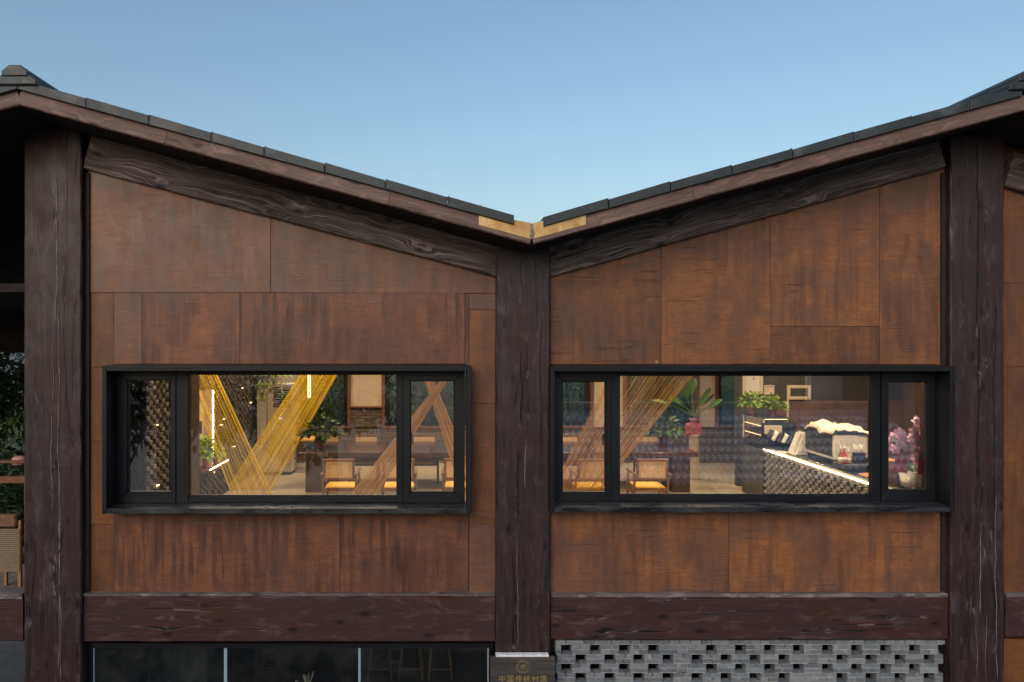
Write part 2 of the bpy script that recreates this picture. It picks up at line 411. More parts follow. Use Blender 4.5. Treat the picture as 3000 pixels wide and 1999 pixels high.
M['tan'] = leaf_mat('tan_yarn', (.34,.17,.042), (.56,.30,.085), (.74,.47,.18))  # golden yarn again, with less light and glass reflections put into its colour
M['pothos'] = leaf_mat('yellow_green_leaf', (.10,.20,.015), (.22,.36,.03), (.42,.50,.08))
M['dkleaf'] = leaf_mat('dark_pot_leaf', (.025,.055,.012), (.05,.10,.02), (.10,.16,.035))
M['strel'] = leaf_mat('broad_green_leaf', (.06,.14,.015), (.10,.22,.02), (.18,.30,.04))
M['treeleaf'] = leaf_mat('tree_leaf', (.020,.045,.014), (.045,.085,.025), (.085,.13,.045))
M['shrub'] = leaf_mat('shrub_leaf', (.08,.17,.06), (.18,.32,.12), (.34,.48,.22))
M['bark'] = simple('bark', (.07,.055,.045), .9, .4, 14)
M['pinkpot'] = simple('pink_plastic_pot', (.50,.24,.22), .4, .08)
M['redbag'] = simple('red_gift_wrap', (.38,.07,.06), .45, .2, 20)
M['pinkwrap'] = simple('pink_tissue', (.60,.30,.28), .6, .15)
M['redpot'] = simple('red_glazed_pot', (.22,.02,.02), .25, .2)
M['petal'] = leaf_mat('orchid_petal', (.58,.26,.44), (.76,.44,.60), (.90,.68,.76))
M['magenta'] = simple('magenta_petal', (.45,.01,.16), .5)
M['redcard'] = simple('red_card', (.62,.05,.06), .6, .1)
M['goldink'] = simple('gold_ink', (.30,.21,.08), .5, .15, 40)
M['darkink'] = simple('dark_red_ink', (.25,.01,.02), .6)
M['beige'] = simple('beige_ceramic', (.55,.42,.26), .5, .08)
M['glassorn'] = glass_mat('ornament_glass', (.9,.9,.9), 3)
M['concrete'] = simple('grey_concrete', (.28,.27,.25), .9, .2, 3)
M['paving'] = simple('stone_paving', (.11,.105,.10), .85, .25, 2)
M['earth'] = simple('green_bank', (.055,.075,.035), .95, .4, 1.5)
M['deck'] = simple('grey_deck_board', (.16,.14,.13), .8, .2, 6)
M['paleglass'] = simple('pale_blue_edge', (.28,.38,.44), .3, .1)
M['oak'] = simple('pale_stool_wood', (.30,.15,.06), .5, .2, 20)
M['rope'] = simple('woven_rope', (.22,.16,.10), .9, .3, 60)

# ------------------------------------------------------------------ timber pieces
def timber(name, p0, p1, wid, hei, mat, parent, seg=None, jit=.0025, roll=0.0, seed=0):
    """hewn timber from p0 to p1 (world, x/z plane); local X along it, wid in y, hei across"""
    p0, p1 = Vector(p0), Vector(p1); L = (p1-p0).length; rnd = random.Random(seed or int(L*1000))
    n = seg or max(2, int(L/.18)); b = min(.012, hei*.15)
    prof = [(-wid/2, -hei/2+b), (-wid/2, hei/2-b), (-wid/2+b, hei/2), (wid/2-b, hei/2), (wid/2, hei/2-b), (wid/2, -hei/2+b), (wid/2-b, -hei/2), (-wid/2+b, -hei/2)]
    mb = MB(); vs = []; fs = []
    for i in range(n+1):
        for (y, z) in prof:
            vs.append((L*i/n, y+rnd.uniform(-jit, jit), z+rnd.uniform(-jit, jit)))
    k = len(prof)
    for i in range(n):
        for j in range(k):
            j2 = (j+1) % k; fs.append((i*k+j, i*k+j2, (i+1)*k+j2, (i+1)*k+j))
    fs += [tuple(range(k-1,-1,-1)), tuple(range(n*k, n*k+k))]
    mb.add(vs, fs)
    d = (p1-p0).normalized(); ang = -math.atan2(d.z, d.x)
    return mb.build(name, mat, parent, False, p0, (0, ang, 0))

# ================================================================== ground
mb = MB(); mb.box(-600, 600, -600, 900, -3.9, -3.6); tag(mb.build('ground', M['paving']), kind='structure')

# ================================================================== the timber building
house = thing('timber_building', 'dark timber framed building with brown plywood walls and a valley roof', 'building')
VX, VZ, SL = .925, 3.686, .272           # valley of the roof and its pitch
RXL, RXR = -4.26, 5.92                   # ridges
def soffit_z(x):
    if x < RXL: return soffit_z(2*RXL - x)
    if x > RXR: return soffit_z(2*RXR - x)
    return VZ + SL*abs(x - VX)
COLS = [(XX(70,-.11), XX(238,-.11)), (XX(1453,-.11), XX(1612,-.11)), (XX(2786,-.11), XX(2943,-.11))]
for i, (x0, x1) in enumerate(COLS):
    top = soffit_z((x0+x1)/2) - (.02 if i != 1 else -.06)
    xm = (x0+x1)/2
    timber('column', (xm, .14, -3.6), (xm, .14, top), .50, x1-x0, M['column'], house, jit=.004, seed=11+i)
def crack(col, px, y0, y1, wid, mat, seed, wob=6):
    rnd = random.Random(seed); yf = .14-.25-.0052; n = max(6, int((y1-y0)/26)); m_ = MB(); vs = []; x = px
    for i in range(n+1):
        py = y0+(y1-y0)*i/n; x += rnd.uniform(-wob, wob)*.5; x = px+(x-px)*.9
        w_ = wid*(.25+.75*rnd.random())*(.15 if i in (0, n) else 1)
        c = PT(x, py, yf)
        vs += [(c.x-w_/2, yf, c.z), (c.x+w_/2, yf, c.z), (c.x+w_/2, yf+.004, c.z), (c.x-w_/2, yf+.004, c.z)]
    fs = [q for i in range(n) for q in ((i*4+1, i*4, i*4+4, i*4+5), (i*4, i*4+3, i*4+7, i*4+4), (i*4+2, i*4+1, i*4+5, i*4+6))]
    m_.add(vs, fs); m_.build('crack', mat, col)
cols_ = [o for o in house.children if o.name.startswith('column')]
PALE = simple('pale_split_wood', (.20,.165,.15), .8, .5, 30); BLK = simple('dark_split', (.004,.003,.003), .9)
for px, y0, y1, w_, mt, sd in ((166, 520, 960, .009, PALE, 1), (170, 900, 1995, .008, PALE, 2), (158, 1000, 1500, .006, PALE, 8), (176, 1500, 1960, .007, PALE, 9),
        (1530, 700, 860, .006, BLK, 3), (1528, 1020, 1260, .022, BLK, 4), (1514, 1310, 1560, .016, BLK, 5), (1540, 1280, 1430, .008, PALE, 6), (1588, 900, 1340, .013, BLK, 7), (1590, 690, 860, .005, BLK, 17), (1517, 1560, 1915, .006, PALE, 18),
        (2862, 420, 940, .010, BLK, 10), (2868, 940, 1400, .018, BLK, 11), (2918, 900, 1480, .009, BLK, 12), (2919, 1450, 1990, .007, PALE, 13), (2874, 1560, 1800, .008, PALE, 14), (2856, 1830, 1980, .006, PALE, 15), (2892, 1800, 1990, .005, PALE, 16)):
    crack(house, px, y0, y1, w_, mt, sd)
# thin dark trims in the gap beside the outer columns
for x0, x1, zt in ((COLS[0][1]+.0, COLS[0][1]+.045, 4.6), (COLS[2][0]-.045, COLS[2][0], 4.6)):
    m = MB(); m.box(x0+.003, x1, -.03, .05, -.1, zt); m.build('edge_trim', M['stud'], house)

# raking beams under the roof
def line_beam(pA, pB, y, hei, wid, mat, name, seed):
    a_, b_ = PT(*pA, y), PT(*pB, y); d = (b_-a_).normalized(); up = Vector((-d.z, 0, d.x))
    off = up*(hei/2); yy = Vector((0, wid/2, 0))
    return timber(name, a_+off+yy, b_+off+yy, wid, hei, mat, house, seed=seed, jit=.003)
line_beam((243, 493), (1452, 809), -.07, .42, .30, M['rake'], 'raking_beam', 3)
line_beam((1614, 811), (2772, 490), -.07, .42, .30, M['rake'], 'raking_beam', 5)
line_beam((2944, 545), (3700, 752), -.07, .40, .30, M['rake'], 'raking_beam', 6)

# floor beams with their dusty ledges
for (pa, pb, ytop, ybot, sd) in ((243, 1450, 1748, 1881, 21), (1614, 2776, 1752, 1875, 22), (2946, 3200, 1752, 1868, 23), (-200, 67, 1758, 1880, 24)):
    y = -.06; z0, z1 = ZZ(ybot, y), ZZ(ytop, y)
    timber('floor_beam', (XX(pa, y), y+.15, (z0+z1)/2), (XX(pb, y), y+.15, (z0+z1)/2), .30, z1-z0, M['beam'], house, seed=sd, jit=.003)
    zt = ZZ(1736, -.02)
    timber('beam_ledge', (XX(pa, y)+.002, .05, (z1+zt)/2+.003), (XX(pb, y)-.002, .05, (z1+zt)/2+.003), .245, zt-z1-.004, M['ledge'], house, seed=sd+5, jit=.002)

# wall core behind the sheets (closed, with the window openings)
WL = dict(x0=XX(304,-.02), x1=XX(1376,-.02), z0=ZZ(1498,-.02), z1=ZZ(1078,-.02))
WR = dict(x0=XX(1618,-.02), x1=XX(2792,-.02), z0=ZZ(1496,-.02), z1=ZZ(1078,-.02))
m = MB()
def core_bay(xa, xb, W):
    zt = lambda x: soffit_z(x)+.06
    m.prism([(xa, W['z1']), (xb, W['z1']), (xb, zt(xb)), (xa, zt(xa))], .035, .19)
    m.box(xa, xb, .035, .19, -.62, W['z0'])
    m.box(xa, W['x0'], .035, .19, W['z0'], W['z1'])
    m.box(W['x1'], xb, .035, .19, W['z0'], W['z1'])
core_bay(COLS[0][0]+.05, COLS[1][0]+.2, WL); core_bay(COLS[1][1]-.2, COLS[2][0]+.2, WR)
m.prism([(COLS[2][0]+.3, -3.6), (11, -3.6), (11, 4.0), (COLS[2][0]+.3, 5.05)], .035, .19)
m.build('wall_core', M['core'], house)

# plywood sheets
def sheet(pts, mat, dy=0.0, name='wall_panel'):
    """pts: photo pixels of the corners (y=0 plane), shrunk by the joint"""
    P = [PT(px, py, 0) for px, py in pts]; P = [(p.x, p.z) for p in P]
    ar = sum(P[i-1][0]*P[i][1]-P[i][0]*P[i-1][1] for i in range(len(P)))
    if ar < 0: P = P[::-1]
    n = len(P); Q = []; g = .0014
    V = [Vector(p) for p in P]
    for i in range(n):
        a_, b_, c_ = V[i-1], V[i], V[(i+1) % n]
        d1 = (b_-a_).normalized(); d2 = (c_-b_).normalized()
        n1 = Vector((-d1.y, d1.x)); n2 = Vector((-d2.y, d2.x)); mm = n1+n2; mm = mm/max(.3, mm.dot(n1))
        Q.append(b_+mm*g)
    # prism wants counter-clockwise seen from -y (x right, z up): same orientation
    b = MB(); b.prism([(q.x, q.y) for q in Q], dy, dy+.03, .0025)
    return b.build(name, mat, house)
rk = lambda x: 490 + (x-243)*(808-493)/(1452-243)        # underside of the left raking beam
rr = lambda x: 811 - (x-1614)*(811-490)/(2772-1614)
sheet([(258, rk(258)-25), (793, rk(793)-25), (793, 858), (258, 858)], M['plyU'], -.003)
sheet([(793, rk(793)-25), (1453, rk(1453)-25), (1453, 860), (793, 858)], M['plyU'], -.001)
for x0, x1, mt, dy in ((258, 333, 'plyO', .004), (333, 416, 'plyU', 0), (416, 703, 'plyL', -.002), (703, 1362, 'plyL', .001)):
    sheet([(x0, 858), (x1, 858), (x1, 1078), (x0, 1078)], M[mt], dy)
sheet([(1362, 860), (1374, 860), (1374, 1078), (1362, 1078)], M['plyL'], -.004, 'cover_strip')
for y0, y1, mt in ((860, 908, 'plyU'), (908, 1183, 'plyO'), (1183, 1536, 'plyO'), (1536, 1738, 'plyU')):
    sheet([(1374, y0), (1454, y0), (1454, y1), (1374, y1)], M[mt], .003 if y0 != 1183 else 0)
for y0, y1 in ((1078, 1293), (1293, 1538), (1538, 1738)):
    sheet([(258, y0), (333, y0), (333, y1), (258, y1)], M['plyO'], .004 if y0 != 1293 else .002)
sheet([(333, 1490), (996, 1490), (996, 1738), (333, 1738)], M['plyL'], -.003)
sheet([(996, 1490), (1373, 1490), (1373, 1738), (996, 1738)], M['plyL'], -.001)
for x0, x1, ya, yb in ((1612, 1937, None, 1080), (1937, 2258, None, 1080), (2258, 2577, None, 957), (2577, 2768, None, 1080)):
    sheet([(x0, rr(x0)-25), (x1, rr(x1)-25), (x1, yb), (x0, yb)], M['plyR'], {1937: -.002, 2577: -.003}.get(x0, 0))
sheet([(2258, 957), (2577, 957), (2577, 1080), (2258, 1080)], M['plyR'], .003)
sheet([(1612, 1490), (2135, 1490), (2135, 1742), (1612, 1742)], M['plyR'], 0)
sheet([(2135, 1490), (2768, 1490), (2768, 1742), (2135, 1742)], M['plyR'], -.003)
for y0, y1 in ((500, 830), (830, 1075), (1075, 1742), (1872, 2100)):
    sheet([(2935, y0), (3260, y0), (3260, y1), (2935, y1)], M['plyO'], {830: -.002}.get(y0, .001))
# small round plugs in the sheets
for px, py in ((1924, 1061), (2745, 1510)):
    p = PT(px, py, 0); b = MB(); 
    b.lathe([(.020, 0), (.020, .006), (.015, .008)], 14); b.build('wood_plug', M['oak'], house, False, (p.x, .0, p.z), (R(90), 0, 0))

# box windows
def bar(parent, name, x0, x1, y0, y1, z0, z1, mat='frame', b=.004):
    m_ = MB(); m_.bbox(x0, x1, y0, y1, z0, z1, b); return m_.build(name, M[mat], parent)
def ring(parent, name, x0, x1, z0, z1, xi0, xi1, zi0, zi1, y0, y1, mat='frame'):
    """mitred rectangular frame as one mesh"""
    m_ = MB(); g = .0012
    def piece(poly): m_.prism(poly, y0, y1, .003)
    piece([(x0, z0), (x1, z0), (xi1, zi0-g), (xi0, zi0-g)]); piece([(xi0, zi1+g), (xi1, zi1+g), (x1, z1), (x0, z1)])
    piece([(x0, z0+g*2), (xi0-g, zi0), (xi0-g, zi1), (x0, z1-g*2)]); piece([(xi1+g, zi0), (x1, z0+g*2), (x1, z1-g*2), (xi1+g, zi1)])
    return m_.build(name, M[mat], parent)
def window(W):
    win = part_empty('window', house)
    yf = -.25
    x0, x1 = XX(W['ox'][0], yf), XX(W['ox'][1], yf); zt, zb = ZZ(W['oz'][0], yf), ZZ(W['oz'][1], yf)
    ts = .050
    # surround: four deep boards
    bar(win, 'side_board', x0, x0+ts, yf-.004, .12, zb-.004, zt+.004); bar(win, 'side_board', x1-ts, x1, yf-.004, .12, zb-.004, zt+.004)
    m_ = MB(); a0, a1 = x0+ts+.001, x1-ts-.001
    jx = XX(W['jt'], yf)
    for q0, q1 in ((a0, jx-.001), (jx+.001, a1)):
        mm = MB(); 
        vs = [(q0, yf, zt-.052), (q1, yf, zt-.052), (q1, yf, zt), (q0, yf, zt), (q0, .02, zt-.052), (q1, .02, zt-.052), (q1, .02, zt+.022), (q0, .02, zt+.022)]
        mm.add(vs, [(0,1,2,3), (7,6,5,4), (3,2,6,7), (0,4,5,1), (0,3,7,4), (1,5,6,2)]); mm.build('head_board', M['frame'], win)
    jb = XX(W['jb'], yf)
    for q0, q1 in ((a0, jb-.001), (jb+.001, a1)):
        mm = MB()
        vs = [(q0, yf, zb), (q1, yf, zb), (q1, yf, zb+.054), (q0, yf, zb+.054), (q0, .10, zb), (q1, .10, zb), (q1, .10, zb+.060), (q0, .10, zb+.060)]
        mm.add(vs, [(0,1,2,3), (7,6,5,4), (3,2,6,7), (0,4,5,1), (0,3,7,4), (1,5,6,2)]); mm.build('sill', M['sill'], win)
    y = 0.0
    fz0, fz1 = zb+.061, zt-.053
    # mullions, head and bottom rail of the fixed light
    g0, g1 = XX(W['g'][0], y), XX(W['g'][1], y); gz1, gz0 = ZZ(W['gz'][0], y), ZZ(W['gz'][1], y)
    m0, m1 = XX(W['m'][0], y), XX(W['m'][1], y)
    bar(win, 'mullion', m0, g0, y, .07, fz0, fz1); bar(win, 'mullion', g1, m1, y, .07, fz0, fz1)
    bar(win, 'head_rail', g0+.001, g1-.001, y+.004, .07, gz1, fz1+.02); bar(win, 'bottom_rail', g0+.001, g1-.001, y+.004, .07, fz0, gz0)
    bar(win, 'glazing_bead', g0+.002, g1-.002, y+.030, .06, gz0+.0005, gz0+.012)
    mm = MB(); mm.box(g0, g1, .044, .050, gz0, gz1); mm.build('pane', M['glass'], win)
    for (sx0, sx1, hx0, hx1), hz in ((W['sl'], W['hz'][0]), (W['sr'], W['hz'][1])):
        X0 = XX(sx0, y) if sx0 else a0; X1 = XX(sx1, y) if sx1 else a1
        yq = y-.012
        h0, h1 = XX(hx0, yq), XX(hx1, yq); z1, z0 = ZZ(hz[0], yq), ZZ(hz[1], yq)
        bar(win, 'outer_frame', min(X0, X1)-.06, min(X0, X1), y+.01, .07, fz0, fz1) if False else None
        sash = ring(win, 'sash', X0+.001, X1-.001, fz0+.001, fz1+.012, h0, h1, z0, z1, yq, .06)
        ring(sash, 'glazing_bead', h0-.001, h1+.001, z0-.001, z1+.001, h0+.010, h1-.010, z0+.010, z1-.010, yq+.016, .05)
        mm = MB(); mm.box(h0-.004, h1+.004, .030, .036, z0-.004, z1+.004); mm.build('pane', M['glass'], sash)
        hx_ = h1-.012 if sx0 < 1000 or 1600 < sx0 < 1700 else h0+.012; zc_ = (z0+z1)/2
        mm = MB(); mm.bbox(hx_-.012, hx_+.012, .062, .085, zc_-.03, zc_+.03, .003); mm.bbox(hx_-.010, hx_+.010, .086, .10, zc_-.10, zc_+.012, .003); mm.build('handle', M['black'], sash)
    # back closing boards of the box, so no light leaks past the frame
    bar(win, 'back_frame', a0-.02, m0-.3, .071, .10, fz0-.02, fz0+.02)
    return win
window(dict(ox=(299, 1381), oz=(1073, 1505), jt=829, jb=853, g=(551, 1161), gz=(1099, 1456), m=(516, 1180),
            sl=(330, 515.5, 372, 500), sr=(1180.5, 1362, 1202, 1331), hz=((1114, 1444), (1116, 1444))))
window(dict(ox=(1612, 2798), oz=(1074, 1501), jt=2520, jb=2190, g=(1817, 2555), gz=(1102, 1453), m=(1790, 2580),
            sl=(1622, 1789.5, 1648, 1776), sr=(2580.5, 2745, 2604, 2721), hz=((1118, 1445), (1119, 1438))))

# ---- roof
YF, YB = -.80, 8.6
def slab(xs, dz0, dz1, y0, y1, name, mat):
    m_ = MB(); n = len(xs)
    vs = [(x, y, soffit_z(x)+dz) for (y, dz) in ((y0, dz0), (y0, dz1), (y1, dz1), (y1, dz0)) for x in xs]
    fs = []
    for i in range(n-1):
        for r in range(4):
            r2 = (r+1) % 4; fs.append((r*n+i, r*n+i+1, r2*n+i+1, r2*n+i))
    fs += [(0, n, 2*n, 3*n), (4*n-1, 3*n-1, 2*n-1, n-1)]
    m_.add(vs, fs); return m_.build(name, mat, house)
slab([-9, RXL, VX, RXR, 11], .03, .15, YF+.045, YB, 'roof_deck', M['soffit'])
# soffit boards run along the verge
for (xa, xb) in ((-9, RXL), (RXL, VX), (VX, RXR), (RXR, 11)):
    for k in range(5):
        y0 = YF+.047 + k*.165
        slab([xa+.001, xb-.001], .004+.003*(k % 2), .029, y0, y0+.162, 'soffit_board', M['soffit'])
# bargeboards
def verge_piece(xa, xb, lo, hi, y0, y1, name, mat, jit=0, parent=house):
    za, zb = soffit_z(xa), soffit_z(xb)
    if name == 'fascia_board':
        h = hi-lo; mid = (hi+lo)/2
        c = math.cos(math.atan(SL))
        return timber(name, (xa, (y0+y1)/2, za+mid), (xb, (y0+y1)/2, zb+mid), y1-y0, h*c, mat, parent, jit=.0015, seed=int(abs(xa*100))+1)
    m_ = MB(); m_.prism([(xa, za+lo), (xb, zb+lo), (xb, zb+hi), (xa, za+hi)], y0, y1, .006); return m_.build(name, mat, parent)
FX = [RXL, -1.95, VX]
for xa, xb in ((RXL-3.4, RXL-.001), (RXL, XX(486, YF)), (XX(487, YF), XX(1140, YF)), (XX(1141, YF), VX), (VX, XX(2030, YF)), (XX(2031, YF), XX(2640, YF)), (XX(2641, YF), RXR-.001), (RXR, RXR+3)):
    verge_piece(xa, xb, 0, .163, YF, YF+.042, 'fascia_board', M['fascia'])
# brass flashing over the bargeboards in the valley
def flash(xa, xb, hi_a, hi_b, y):
    m_ = MB(); za, zb = soffit_z(xa), soffit_z(xb)
    m_.prism([(xa, za+.052), (xb, zb+.052), (xb, zb+hi_b), (xa, za+hi_a)], y, y+.003)
    o = m_.build('valley_flashing', M['brass'], house); return o
flash(XX(1403, YF), VX-.004, .165, .215, YF-.0045); flash(VX+.004, XX(1716, YF), .215, .165, YF-.0045)
m_ = MB(); rz_ = random.Random(2); m_.prism([(VX-.012, VZ+.055), (VX+.016, VZ+.058), (VX+.030, VZ+.11), (VX+.012, VZ+.15), (VX+.02, VZ+.205), (VX-.022, VZ+.208), (VX-.010, VZ+.14), (VX-.026, VZ+.09)], YF-.008, YF-.0046, .001); m_.build('sealant', simple('grey_sealant', (.20,.17,.13), .8, .6, 40), house)
m_ = MB()
for s_ in (-1, 1):
    xe = VX+s_*.34
    vs = [(VX, YF-.002, VZ+.19), (xe, YF-.002, soffit_z(xe)+.19), (xe, YB, soffit_z(xe)+.19), (VX, YB, VZ+.19)]
    vs += [(x, y, z-.004) for x, y, z in vs]
    m_.add(vs, [(0,1,2,3), (7,6,5,4), (0,4,5,1), (1,5,6,2), (2,6,7,3), (3,7,4,0)])
m_.build('valley_gutter', M['brass'], house)
# verge tiles, one by one
rt = random.Random(5)
JL = [-80, 50, 251, 435, 618, 774, 951, 1129, 1311, 1507]; JR = [1592, 1784, 1965, 2145, 2323, 2503, 2673, 2842, 2996, 3150]
yv = YF-.035
def verge_tile(pa, pb, low_end):
    xa, xb = XX(pa, yv), XX(pb, yv)
    if xa < RXL < xb-.05: xa = RXL
    lo, hi = .150, .250
    ta, tb = rt.uniform(-.004, .004), rt.uniform(-.004, .004)
    la, lb = (0, .007) if low_end == 'b' else (.007, 0)      # each tile laps over the one below
    za, zb = soffit_z(xa), soffit_z(xb); g = .003
    m_ = MB(); n = 6; rr_ = .014
    # verge tile: front apron plus the flat top that runs back
    for (y0, y1, l0, h0) in ((yv, yv+.022, lo, hi), (yv+.0221, yv+.40, hi-.045, hi)):
        m_.prism([(xa+g, za+l0+ta*.3), (xb-g, zb+l0+tb*.3), (xb-g, zb+h0+tb-lb), (xa+g, za+h0+ta-la)], y0+rt.uniform(-.002, .002), y1, .005)
    # raised rib at the upper lap
    xr = xb-.02 if low_end == 'a' else xa+.004
    zr = soffit_z(xr)
    m_.prism([(xr, zr+lo-.002), (xr+.012, soffit_z(xr+.012)+lo-.002), (xr+.012, soffit_z(xr+.012)+hi+.003), (xr, zr+hi+.003)], yv-.004, yv+.03, .003)
    m_.build('verge_tile', M['tile'], house)
for a_, b_ in zip(JL[1:], JL[2:]): verge_tile(a_, b_, 'b')
for a_, b_ in zip(JR, JR[1:-1]): verge_tile(a_, b_, 'a')
for xa, xb in ((RXL-.7, RXL), (RXL-1.4, RXL-.7), (RXR, RXR+.7)):
    verge_piece(xa, xb, .15, .262, yv, yv+.4, 'verge_tile', M['tile'])
# field tiles: stepped courses, far end hidden from the street
m_ = MB()
for (xe, xr, s_) in ((VX-.18, RXL, -1), (VX+.11, RXR, 1), (RXL-4.5, RXL, 1), (RXR+4.5, RXR, -1)):
    n = 14; 
    for i in range(n):
        xa = xe+(xr-xe)*i/n; xb = xe+(xr-xe)*(i+1.15)/n
        if i == n-1: xb = xr
        ys = [yv+.39+.31*k for k in range(30)]
        za, zb = soffit_z(xa), soffit_z(xb)
        for k in range(29):
            y0, y1 = ys[k]+.004, ys[k+1]-.004; hh = .262+.012*((k+i) % 2)*.4
            v8 = [(xa, y0, za+.19), (xb, y0, zb+.17), (xb, y1, zb+.17), (xa, y1, za+.19), (xa, y0, za+hh), (xb, y0, zb+hh-.03), (xb, y1, zb+hh-.03), (xa, y1, za+hh)]
            m_.add(v8, [(0,1,2,3), (7,6,5,4), (0,4,5,1), (1,5,6,2), (2,6,7,3), (3,7,4,0)])
tag(m_.build('field_tiles', M['tile'], house), kind='stuff')
# ridge caps
for xr in (RXL, RXR):
    zb_ = soffit_z(xr)
    me = None
    for k in range(14):
        y0 = yv-.03 + k*.42
        m_ = MB(); w_ = .17
        for (ww, h0, h1, dy) in ((.21, .235, .315, .0), (.13, .316, .375, -.015)):
            pr = [(-ww, h0-.05), (ww, h0-.05), (ww, h0), (ww*.45, h1), (-ww*.45, h1), (-ww, h0)]
            m_.prism([(xr+a_, zb_+b_) for a_, b_ in pr], y0+dy, y0+dy+.43, .008)
        if me is None or xr: m_.build('ridge_cap', M['tile'], house)
# small tile fixings along the verge
for px, py in ((1311, 584), (1407, 609)):
    p = PT(px, py-2, yv+.02); m_ = MB(); m_.lathe([(.018, -.02), (.018, .006), (.009, .016), (0, .018)], 8, p); m_.build('tile_clip', M['tile'], house)

# ---- ground-floor shopfront on the left
shop = part_empty('shopfront', house)
y = .05; zt = ZZ(1882, y)
bar(shop, 'head_frame', XX(258, y), XX(1437, y), y-.03, y+.05, ZZ(1896, y), zt-.002)
for p0, p1, mt in ((258, 274, 'frame'), (1432, 1437, 'frame')):
    bar(shop, 'jamb', XX(p0, y), XX(p1, y), y-.028, y+.05, -3.6, ZZ(1897, y), mt)
for p0, p1 in ((274.5, 277.5), (657, 666), (1050, 1057), (1428, 1431.5)):
    bar(shop, 'mullion', XX(p0, y), XX(p1, y), y-.012, y+.03, -3.6, ZZ(1897, y), 'paleglass', .002)
for p0, p1 in ((278, 656.5), (666.5, 1049.5), (1057.5, 1427.5)):
    mm = MB(); mm.box(XX(p0, y), XX(p1, y), y+.005, y+.013, -3.6, ZZ(1897, y)); mm.build('pane', M['shopglass'], shop)

# ================================================================== grey brick screen wall
screen = thing('brick_screen_wall', 'open grey brick screen wall with square holes below the right beam', 'wall')
ys = -.015; zt = ZZ(1889, ys); per, bl, ph = .3265, .211, .1045
x0 = XX(1627, ys); x1 = XX(2764, ys)
rb = random.Random(9)
def brick(xa, xb, za, zb, dep=.115):
    m_ = MB(); j = lambda q: rb.uniform(-q, q)
    Mx = Matrix.Translation(((xa+xb)/2, ys+dep/2+rb.uniform(-.003, .003), (za+zb)/2)) @ Matrix.Rotation(j(.008), 4, 'Y') @ Matrix.Rotation(j(.012), 4, 'Z')
    hx, hz = (xb-xa)/2-.001, (zb-za)/2
    m_.bbox(-hx, hx, -dep/2, dep/2, -hz, hz, .004, Mx); m_.build('brick', M['brick'], screen)
mort = MB()
x = x0
while x < x1+.02:
    wd = rb.choice([.115, .12, .205]); xe = min(x+wd, XX(2776, ys)); brick(x, xe-.004, zt+.003, zt+.047)
    x = xe
    if xe >= XX(2776, ys): break
mort.box(x0+.01, x1-.005, ys+.006, ys+.105, zt-.004, zt+.003)
solid = [XX(1990, ys), XX(2385, ys)]
for r in range(6):
    zb_ = zt-.004-(r+1)*ph
    off = (0 if r % 2 else per/2)
    x = x0-per+off+.02
    while x < x1:
        xa, xb = max(x, x0), min(x+bl, x1)
        if xb-xa > .03:
            for q in (0, 1):
                z0 = zb_+.003+q*(ph/2); z1 = z0+ph/2-.006
                if xb-xa > .15 and rb.random() < .25:
                    xm = xa+(xb-xa)*rb.choice([.45, .55]); brick(xa, xm-.002, z0, z1); brick(xm+.002, xb, z0, z1)
                else: brick(xa, xb, z0, z1)
            mort.box(xa+.008, xb-.008, ys+.005, ys+.108, zb_+ph/2-.004, zb_+ph/2+.004)
            mort.box(xa+.008, xb-.008, ys+.005, ys+.108, zb_-.004, zb_+.004)
        hx = x+(bl+per)/2
        if any(abs(hx-s_) < per*.30 for s_ in solid) and r < 5:
            for q in (0, 1):
                z0 = zb_+.003+q*(ph/2); brick(x+bl+.004, x+per-.004, z0, z0+ph/2-.006)
            mort.box(x+bl-.002, x+per+.002, ys+.006, ys+.10, zb_+.002, zb_+ph-.002)
        x += per
mort.build('mortar', M['mortar'], screen)
m_ = MB(); m_.box(x0, x1, ys, ys+.115, -3.6, zt-.004-6*ph-.005); m_.build('lower_wall', M['brick'], screen)

# ================================================================== plaque on the middle column
sg = thing('plaque_sign', 'dark wood plaque with gold Chinese characters and round emblem on the middle column', 'sign')
y = -.20
def plaque_mat():
    t = NT('plaque_wood'); v = t.coord('Object')
    f = t.noise(t.scale(v, (5, 5, 150)), 1, 5, .6, .3); g = t.noise(t.scale(v, (1.5, 2, 30)), 1, 3)
    c = t.ramp(t.math('ADD', t.math('MULTIPLY', f, .65), t.math('MULTIPLY', g, .35)), [(.34, (.018,.016,.014)), (.5, (.045,.040,.036)), (.62, (.105,.094,.084))])
    return t.fin(c, .5, t.bump(f, .2, .002))
m_ = MB(); m_.bbox(XX(1437, y), XX(1626, y), y, y+.045, ZZ(1926, y)-.62, ZZ(1926, y), .003); m_.build('board', plaque_mat(), sg)
m_ = MB(); m_.bbox(XX(1453, y), XX(1608, y), y+.006, y+.07, ZZ(1926, y)+.001, ZZ(1921, y)+.004, .002); m_.build('top_edge', simple('white_edge', (.75,.75,.78), .6), sg)
def text_mesh(name, txt, size, mat, parent, loc, rot=(R(90), 0, 0), ext=.001, align='CENTER', shear=0):
    cu = bpy.data.curves.new(name, 'FONT'); cu.body = txt; cu.size = size; cu.extrude = ext; cu.align_x = align; cu.shear = shear
    to = bpy.data.objects.new(name+'_tmp', cu); C.objects.link(to)
    dg = bpy.context.evaluated_depsgraph_get(); dg.update()
    me = bpy.data.meshes.new_from_object(to.evaluated_get(dg)); bpy.data.objects.remove(to); bpy.data.curves.remove(cu)
    me.materials.clear(); me.materials.append(mat)
    return link(name, me, parent, loc, rot)
for i, ch in enumerate('中国传统村落'):
    px = 1400+(335+i*114)*.2125
    text_mesh('character', ch, 20*(D+y)/F*1.12, M['goldink'], sg, (XX(px, y), y-.0015, ZZ(1998, y)))
ec = PT(1532, 1953.5, y)
